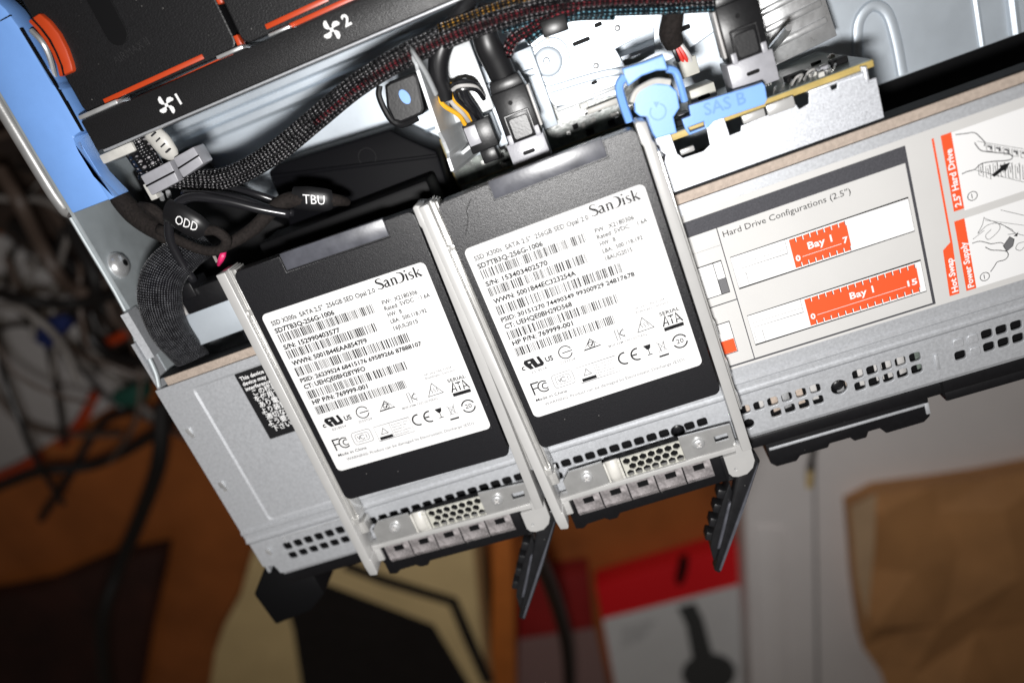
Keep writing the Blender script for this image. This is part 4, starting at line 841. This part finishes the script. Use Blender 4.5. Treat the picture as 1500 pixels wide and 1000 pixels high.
# ================================================================== the two solid-state drives in their carriers
LW, LH = 64.4, 69.2
def brand(p, x, y, h, w):
    """serif word mark drawn stroke by stroke, pen thick and thin"""
    G = {}
    G['S'] = (0.60, [[(.52,.80,.05),(.47,.92,.07),(.30,.985,.09),(.12,.90,.13),(.10,.74,.17),(.24,.60,.19),(.42,.46,.20),(.53,.28,.17),(.46,.09,.13),(.28,.02,.09),(.12,.07,.07),(.05,.22,.05)]], [])
    G['a'] = (0.56, [[(.07,.52,.08),(.18,.65,.10),(.33,.62,.15),(.38,.46,.17),(.38,.16,.17),(.43,.05,.12),(.53,.04,.05)],[(.38,.40,.06),(.20,.35,.10),(.08,.22,.15),(.12,.06,.13),(.25,.05,.10),(.38,.16,.06)]], [])
    G['n'] = (0.62, [[(.14,.66,.16),(.14,.33,.16),(.14,.0,.16)],[(.17,.50,.06),(.30,.64,.09),(.43,.58,.15),(.46,.42,.17),(.46,.20,.17),(.46,.0,.17)]], [(.02,.27,0,.05),(.34,.60,0,.05),(.02,.15,.61,.66)])
    G['D'] = (0.58, [[(.02,.97,.05),(.20,.965,.08),(.38,.86,.14),(.48,.66,.20),(.48,.40,.21),(.38,.16,.16),(.20,.04,.09),(.0,.03,.05)]], [])
    G['i'] = (0.30, [[(.15,.66,.17),(.15,.3,.17),(.15,.0,.17)]], [(.03,.28,0,.05),(.03,.16,.61,.66),(.065,.235,.84,1.0)])
    G['s'] = (0.44, [[(.37,.52,.05),(.30,.63,.08),(.18,.65,.09),(.09,.54,.12),(.17,.40,.15),(.30,.30,.16),(.36,.17,.14),(.27,.05,.10),(.14,.03,.08),(.05,.14,.05)]], [])
    G['k'] = (0.60, [[(.14,1.0,.17),(.14,.5,.17),(.14,.0,.17)],[(.20,.30,.06),(.34,.46,.07),(.47,.63,.08)],[(.26,.40,.12),(.38,.22,.16),(.55,.0,.17)]], [(.03,.27,0,.05),(.03,.15,.95,1.0),(.36,.58,.61,.66),(.40,.66,0,.05)])
    tot = sum(G[c][0] for c in 'SanDisk'); kx = w/tot; cx = x
    for c in 'SanDisk':
        adv, strokes, rects = G[c]
        for st in strokes:
            pl = spline(st, 5); kk = (kx+h)/2
            p.line([(cx + q.x*kx, y + q.y*h) for q in pl], [q.z*kk for q in pl], 'ink_black')
        for x0, x1, y0, y1 in rects: p.rect(cx+x0*kx, cx+x1*kx, y+y0*h, y+y1*h, 'ink_black', 0.004)
        cx += adv*kx

def label_print(t, lab, ox, oy, z, sn, wwn, psid, ct, date, seed):
    p = Print(z); K, G_, F_ = 'ink_black', 'ink_soft', 'ink_faint'
    class Q: pass
    T = lambda s_, x, y, w, h=1.75, m=K, b=0.034: p.text(s_, ox+x, oy+y, h, m, w, b)
    T('SSD X300s  SATA 2.5"  256GB SED Opal 2.0', 2.3, 64.1, 41.5, 1.7, K, 0.02)
    brand(p, ox+44.8, oy+64.5, 3.9, 17.2)
    T('SD7TB3Q-256G-1006', 2.3, 61.0, 24.0, 1.75); p.barcode(ox+2.5, ox+40.8, oy+57.0, oy+60.4, 11)
    T('S/N: '+sn, 2.5, 54.1, 23.0); p.barcode(ox+2.5, ox+38.8, oy+50.1, oy+53.5, seed+1)
    T('WWN: '+wwn, 2.7, 47.2, 30.6); p.barcode(ox+2.6, ox+48.4, oy+42.6, oy+46.2, seed+2)
    T('PSID: '+psid, 2.6, 39.9, 49.4, 1.6)
    T('CT: '+ct, 2.8, 37.0, 25.4); p.barcode(ox+2.7, ox+43.7, oy+32.6, oy+36.0, seed+3)
    T('HP P/N: 769999-001', 3.1, 30.1, 23.0); p.barcode(ox+3.0, ox+40.4, oy+25.6, oy+29.0, 15)
    T('FW:  X2180306', 44.3, 58.8, 13.6, 1.55, K, 0.02)
    T('Rated: 5VDC', 44.2, 56.5, 11.4, 1.5, K, 0.02); T('1.6A', 58.4, 56.4, 3.4, 1.5, K, 0.02)
    p.rect(ox+56.2, ox+57.9, oy+57.2, oy+57.35, F_)
    for i in range(3): p.rect(ox+56.2+i*0.62, ox+56.6+i*0.62, oy+56.8, oy+56.95, F_)
    T('HW:  B', 44.4, 53.9, 5.5, 1.5, K, 0.02); T('LBA:  500,118,192', 44.4, 51.3, 14.1, 1.45, K, 0.02); T(date, 44.4, 48.5, 9.6, 1.5, K, 0.02)
    T('HP, HQ-TRE 71034', 48.1, 28.0, 10.8, 0.8, F_, 0.01); T('Boeblingen, Germany', 48.0, 26.6, 11.8, 0.8, F_, 0.01)
    X = lambda *a: [(ox+x, oy+y) for x, y in a]
    # recognised-component mark, c US
    T('c', 2.6, 19.7, 1.3, 2.0, K); T('US', 12.0, 20.0, 2.9, 1.9, K)
    p.poly(X((5.6,19.2),(7.0,19.2),(6.4,21.0),(6.9,21.0),(7.4,19.2),(10.6,19.2),(11.2,20.1),(10.3,23.2),(9.2,23.2),(9.8,20.4),(8.9,20.4),(8.1,23.2),(4.6,23.2),(4.0,22.2),(4.4,21.0)), K)
    p.poly(X((5.6,22.3),(6.6,22.3),(6.7,21.7),(5.8,21.7)), 'label_paper', 0.012)
    T('E318554', 5.6, 17.5, 5.8, 0.9, F_, 0.01)
    p.ring(ox+19.8, oy+21.3, 2.4, 0.42, K, 20, 340); p.rect(ox+18.6, ox+22.4, oy+21.1, oy+21.5, K, 0.004); T('D33724', 16.8, 17.4, 5.5, 0.9, F_, 0.01)
    p.line(X((26.4,19.6),(32.6,19.7),(29.6,23.1)), 0.40, K, closed=True); p.ring(ox+29.5, oy+20.9, 1.15, 0.3, G_); p.line(X((28.8,21.0),(29.4,20.4),(30.4,21.8)), 0.35, K, 0.004)
    # KC mark
    p.line(X((38.8,19.2),(38.8,23.4),(39.9,23.4)), 0.25, G_); p.line(X((39.9,19.2),(39.9,23.2)), 0.25, G_); p.line(X((41.9,23.0),(40.2,21.3),(41.9,19.6)), 0.3, G_); p.ring(ox+41.4, oy+21.3, 1.0, 0.25, G_, 40, 320)
    T('MSIP-REM-TAD-SD7SB3Q', 35.0, 17.6, 14.4, 0.85, F_, 0.01)
    p.line(X((46.4,19.6),(52.4,19.7),(49.4,24.5)), 0.28, G_, closed=True)
    for i in range(3): p.curve([(ox+48.2+i*1.1, oy+20.6), (ox+48.6+i*1.1, oy+21.2), (ox+48.2+i*1.1, oy+21.8), (ox+48.6+i*1.1, oy+22.5)], 0.22, G_)
    # serial interface logo
    T('SERIAL', 55.4, 22.8, 7.3, 1.3, K, 0.02); p.rect(ox+55.4, ox+62.5, oy+16.7, oy+18.1, K); T('6Gb/s', 57.6, 17.0, 2.9, 0.8, 'label_paper', 0.0)
    p.line(X((55.5,18.5),(57.2,22.3),(57.5,18.5)), 0.55, K); p.rect(ox+56.0, ox+57.4, oy+19.5, oy+19.9, K, .004)
    p.rect(ox+58.7, ox+59.2, oy+18.6, oy+20.6, K); p.rect(ox+57.9, ox+60.0, oy+21.6, oy+22.1, K); p.rect(ox+58.7, ox+59.2, oy+21.0, oy+21.6, K)
    p.line(X((60.4,18.5),(60.8,22.3),(62.5,18.5)), 0.55, K); p.rect(ox+60.7, ox+62.0, oy+19.5, oy+19.9, K, .004)
    # FCC
    p.rect(ox+3.2, ox+3.8, oy+8.9, oy+13.9, K); p.rect(ox+3.2, ox+6.4, oy+13.3, oy+13.9, K, .004); p.rect(ox+3.2, ox+5.6, oy+11.2, oy+11.7, K, .004)
    p.ring(ox+7.8, oy+11.3, 2.15, 0.5, K, 50, 310); p.ring(ox+8.4, oy+11.3, 1.15, 0.45, K, 45, 315)
    p.line([(ox+x, oy+y) for x, y in rrect(11.5,19.4,8.8,14.2,1.0,2)], 0.22, F_, closed=True); p.line([(ox+x, oy+y) for x, y in rrect(12.7,18.2,9.9,13.1,0.8,2)], 0.2, F_, closed=True)
    T('V', 13.4, 10.7, 1.3, 1.6, G_, 0.012); p.ring(ox+15.6, oy+11.5, 0.9, 0.25, G_, 40, 320); p.rect(ox+17.1, ox+17.3, oy+10.7, oy+12.3, G_)
    p.line(X((21.2,7.6),(35.8,7.6),(35.8,14.0),(21.2,14.0)), 0.18, F_, closed=True); p.rect(ox+27.5, ox+27.65, oy+7.6, oy+14.0, F_, .004)
    p.line(X((23.1,10.2),(25.9,10.2),(24.5,12.6)), 0.24, G_, closed=True); p.rect(ox+21.8, ox+27.2, oy+7.9, oy+9.2, K); T('CAUTION', 22.9, 8.25, 3.2, 0.65, 'label_paper', 0)
    for i in range(5): T('Electrostatic sensitive'[:20-i*2], 28.2, 12.6-i*1.1, 6.8-(i % 3)*1.1, 0.55, F_, 0.01)
    p.ring(ox+39.0, oy+11.8, 2.2, 0.62, K, 75, 285); p.ring(ox+43.7, oy+11.8, 2.2, 0.62, K, 75, 285); p.rect(ox+41.8, ox+43.6, oy+11.5, oy+12.1, K, .004)
    p.poly(X((46.4,14.0),(49.2,14.0),(48.8,12.6),(48.0,12.0),(47.4,12.2)), K); p.rect(ox+47.75, ox+48.05, oy+10.2, oy+12.2, K); p.rect(ox+47.0, ox+48.8, oy+9.9, oy+10.25, K, .004)
    p.line(X((51.1,9.6),(54.4,14.0)), 0.2, F_); p.line(X((51.1,14.0),(54.4,9.6)), 0.2, F_, .004); p.line(X((51.7,13.1),(53.8,13.1),(53.4,10.0),(52.1,10.0)), 0.2, F_, .006, closed=True); p.rect(ox+50.7, ox+54.3, oy+7.7, oy+8.4, K)
    p.ring(ox+59.3, oy+11.4, 2.5, 0.55, K, 20, 165); p.ring(ox+59.3, oy+11.4, 2.5, 0.55, K, 200, 345); T('20', 58.0, 10.6, 2.6, 1.7, G_, 0.012)
    T('Made in China', 3.0, 6.2, 12.1, 1.15, G_, 0.012); T('WARNING: Product can be damaged by Electrostatic Discharge (ESD)', 5.5, 3.6, 53.2, 1.1, F_, 0.01)
    return p.build('print', t, lab)

def drive(loc, rz, label, **kw):
    t = Thing('solid_state_drive', label, 'drive', loc, rz, 'solid state drives on the server', local=True)
    W, H_, ZB, ZT = 34.93, 50.15, 3.2, 10.2
    # sheet case with a notch at the back for the plug shroud
    out = rrect(-W, W, -H_, H_, 2.6, 5)
    body = plate(rrect(-W, W, -H_, H_, 2.6, 5), [], ZB, ZT-0.8, 0.0)
    top = plate([(-W+0.01, H_-2.6)] + [(x, y) for x, y in rrect(-W, W, -H_, H_, 2.6, 5) if y < 0]
                + [(W-0.01, H_-2.6)] + [(W-0.4, H_-1.1), (W-1.6, H_-0.05), (24.0, H_), (24.0, 44.2), (-16.2, 44.2), (-16.2, H_), (-W+1.6, H_-0.05), (-W+0.4, H_-1.1)], [], ZT-1.0, ZT, 0.22)
    t.add('case', join(body, top), 'ssd_paint')
    sh = t.add('plug_shroud', join(rbox(-15.9, 23.7, 44.7, 51.0, ZT-3.0, ZT-0.15, 0.25), box(-15.9, 23.7, 44.35, 44.8, ZT-3, ZT-1.2)), 'shroud_plastic')
    lab = t.add('label', plate(rrect(-0.3-LW/2, -0.3+LW/2, -2.2-LH/2, -2.2+LH/2, 2.0, 5), [], ZT-0.05, ZT+0.10), 'label_paper', smooth=False)
    label_print(t, lab, -0.3-LW/2, -2.2-LH/2, ZT+0.115, **kw)
    return t

def carrier(loc, rz, label):
    t = Thing('drive_carrier', label, 'drive carrier', loc, rz, 'hot plug drive carriers', local=True)
    # left side rail: painted outer wall, ribbed inner guide
    rl = t.add('side_rail', join(prism([(-41.3,51.2),(-41.3,-83),(-40.8,-87.4),(-37.8,-88.0),(-37.2,-86.8),(-37.0,-80.0),(-37.7,-80.0),(-37.7,51.2)], 0.2, 11.6, 0.35)), 'carrier_paint')
    for i, (x0, x1, z1) in enumerate(((-37.55,-36.75,9.2),(-36.65,-35.9,10.0),(-35.8,-35.05,8.6))):
        t.add('guide_rib', rbox(x0, x1, -64+i*1.5, 51.6-i*0.5, 0.6, z1, 0.2), 'clear_plastic', rl)
    for q in ((-37.7,-35.2,33,35.2,0.6,10.6),(-37.7,-35.0,-63,-60.5,0.6,10.4),(-37.7,-34.6,-69.8,-64.5,0.4,7.0)): t.add('guide_clip', rbox(*q, 0.25), 'clear_plastic', rl)
    rr = t.add('side_rail', prism([(35.1,51.0),(36.2,51.6),(38.7,50.6),(38.7,44.5),(39.3,43.2),(39.3,-77),(35.6,-77),(35.6,43.4),(35.1,44.5)], 0.2, 11.4, 0.35), 'carrier_paint')
    t.add('guide_rib', rbox(39.45, 40.1, -60, 40, 0.6, 9.0, 0.2), 'clear_plastic', rr)
    for y in (-28, -44, -58): t.add('rail_spring', rbox(39.4, 40.6, y-3.4, y+3.4, 3.5, 8.2, 0.5), 'bright_steel', rr)
    # end plate with the hinge
    ep = t.add('hinge_plate', plate([(28.4,-80.0),(28.4,-87.6),(29.4,-89.4),(31.5,-90.2),(35.0,-90.0),(37.8,-88.0),(39.3,-85.0),(39.3,-76.6),(33.5,-76.6),(33.5,-80.0)], [circ(31.4,-86.4,0.55,10)], 3.0, 7.0, 0.25), 'carrier_paint')
    t.add('hinge_pin', lathe([(0.5,2.6),(0.5,6.4),(0.3,6.6)], 31.4, -86.4, 12), 'bright_steel', ep)
    # cross member with screw tabs and honeycomb air screen
    t.add('cross_member', join(rbox(-37.2, 36.0, -79.4, -77.3, 1.0, 6.0, 0.3), rbox(-37.6, -34.6, -86.0, -77.4, 0.8, 5.4, 0.3)), 'carrier_paint')
    for x0, x1, sx in ((-33.6, -16.4, -24.0), (14.6, 34.6, 21.2)):
        hol = [] if sx < 0 else [[(27.4,-70.8),(32.6,-70.8),(32.6,-73.6),(27.4,-73.6)]]
        tb = t.add('screw_tab', plate([(x0,-77.2),(x1,-77.2),(x1,-67.0),(x0+3.4,-67.0),(x0,-70.5)] if sx < 0 else [(x0,-77.2),(x1,-77.2),(x1,-67.6),(x0,-66.6)], hol, 4.4, 5.6, 0.2), 'tab_steel')
        sc = t.add('screw', lathe([(2.3,5.5),(2.35,6.3),(2.0,7.0),(1.3,7.3),(0.95,7.3),(0.9,6.5)], sx, -71.4, 20), 'bright_steel', tb)
        t.add('drive_recess', spin(join(box(sx-1.15, sx+1.15, -71.65, -71.15, 7.1, 7.33), box(sx-0.25, sx+0.25, -72.55, -70.25, 7.1, 7.34)), 0.6, 'Z', (sx,-71.4,0)), 'wire_grey', sc)
    def hexa(cx, cy, r): return [(cx + r*math.cos(math.radians(60*i+30)), cy + r*math.sin(math.radians(60*i+30))) for i in range(6)]
    hs = []
    for j in range(3):
        for i in range(7):
            cx = -7.2 + i*3.36 + (j % 2)*1.68; cy = -70.4 - j*2.75
            if cx < 13.4: hs.append(hexa(cx, cy, 1.60))
    t.add('honeycomb_screen', plate([(-9.2,-77.2),(14.5,-77.2),(14.5,-68.6),(-9.2,-68.6)], hs, 3.9, 4.8), 'cream_plastic', smooth=False)
    t.add('screen_backing', box(-16,14.4,-77.2,-68.8,0.3,2.6), 'dull_black')
    t.add('light_pipe', join(tube([(-13.0,-68.4,3.6),(-13.0,-71.5,4.8),(-13.0,-75.0,5.0),(-12.8,-77.2,3.6)], 2.5, 12, 5, 0.6, (0,0,1)), rbox(-10.6,-9.6,-77.2,-68.4,3.8,5.2,0.15), rbox(-16.3,-15.5,-77.2,-68.4,3.8,5.2,0.15)), 'white_plastic')
    for j in range(4): t.add('screen_bar', rbox(-11.6, -9.7, -70.0-j*2.0, -69.2-j*2.0, 4.0, 5.25, 0.1), 'cream_plastic')
    # black front with sprung contact fingers
    fr = t.add('front_body', join(prism([(-36.8,-79.8),(-36.8,-95.0),(-33.6,-95.8),(-31.5,-94.3),(-24,-94.0),(-22.5,-95.4),(-19,-95.5),(-17.4,-93.6),(28.0,-93.0),(28.6,-79.8)], -9.0, 3.2, 0.5), rbox(-36.6,-33.4,-88.2,-80.6,0,4.2,0.4)), 'black_plastic')
    t.add('corner_clip', join(rbox(26.9,30.4,-92.0,-80.4,0,5.2,0.5), rbox(27.4,29.8,-91.5,-90.6,4,6.0,0.3)), 'black_plastic')
    f0 = None
    for i in range(5):
        if f0 is None:
            f0 = t.add('contact_finger', plate([(-33.0,-79.9),(-22.2,-79.9),(-22.2,-87.2),(-33.0,-87.2)], [[(-29.2,-81.2),(-24.9,-81.2),(-24.9,-83.9),(-29.2,-83.9)]], 3.9, 4.3, 0.1), 'spring_steel', fr)
            t.add('finger_lip', spin(box(-33.0,-22.2,-90.0,-87.2,3.9,4.3), math.radians(30), 'X', (0,-87.2,4.3)), 'spring_steel', fr)
            lp = [o for o in bpy.data.objects if o.name.startswith('finger_lip') and o.parent == fr][0]
            bk = t.add('slot_shadow_box', box(-29.6,-24.5,-84.2,-80.9,3.1,3.7), 'dull_black', fr); bk.name = 'slot_shade'  # black box that paints shade into the finger slot
        else:
            for o in (f0, lp, bk): t.again(o, i*11.35, 0)
    # open release lever, swung out past the front
    def slope(sh): return spin(sh, math.radians(-7), 'X', (0,-88,4))
    lv = t.add('release_lever', slope(prism([(35.5,-84.5),(40.6,-85.0),(41.4,-88.6),(29.6,-107.0),(12.4,-131.6),(10.4,-129.6),(19.8,-113.5),(28.0,-98.0),(31.0,-91.5)], -3.0, 3.0, 0.7)), 'conn_plastic')
    t.add('lever_rib', slope(prism([(39.4,-89.6),(40.4,-88.6),(29.2,-106.4),(13.2,-129.6),(12.5,-129.0),(28.2,-105.8)], 2.8, 4.4, 0.3)), 'shroud_plastic', lv)  # rib and tongue in paler plastic, grey highlights put into the colour
    t.add('grip_plate', slope(prism([(27.6,-95.0),(23.0,-101.6),(14.6,-115.0),(12.0,-120.5),(11.4,-128.0),(19.4,-115.8),(27.6,-99.4)], -9.0, 0.5, 0.5)), 'conn_plastic', lv)
    t.add('grip_tongue', slope(prism([(28.0,-101.2),(24.4,-103.0),(14.4,-121.0),(17.4,-121.0)], 0.4, 2.4, 0.5)), 'shroud_plastic', lv)
    for k in range(4):
        x, y = 24.0 - k*3.3, -100.0 - k*5.6; t.add('grip_tooth', slope(spin(rbox(x-2.6, x+1.0, y-1.9, y+1.9, -7.5, -0.4, 0.6), -0.5, 'Z', (x, y, 0))), 'conn_plastic', lv)
    t.add('lever_pivot', rbox(30.2,37.0,-94.0,-90.2,-2,3.4,0.8), 'conn_plastic', lv)
    return t
RZ1, RZ2 = -0.0281, 0.0080
drive((-102.9,-88.9,1.8), RZ1, 'black solid state drive with white label dated 16JUL2015, the left one', sn='152990403577', wwn='5001B44EAA8547F9', psid='26239524 68415176 69589266 87888107', ct='UEHQE0BH28Y9FO', date='16JUL2015', seed=40)
drive((-22.4,-90.1,3.8), RZ2, 'black solid state drive with white label dated 18AUG2015, beside the blue power tag', sn='153403402570', wwn='5001B44EC323254A', psid='30151270 74490349 99300929 24817678', ct='UEHQE0BH29D568', date='18AUG2015', seed=60)
carrier((-102.9,-88.9,0.3), RZ1, 'light grey drive carrier holding the left drive, nearest the black warning sticker')
carrier((-22.4,-90.1,1.9), RZ2, 'light grey drive carrier holding the right drive, next to the bay chart sticker')

# a hair lying on the right drive
single('stray_hair', tube([(-52.5,-53.5,14.2),(-50.6,-50.5,14.4),(-49.2,-47.6,14.5),(-48.9,-45.6,14.3),(-46.9,-43.6,14.4),(-45.9,-42.4,14.3)], 0.10, 5, 5), 'dull_black', 'thin dark hair lying on the upper left corner of the right drive', 'hair')
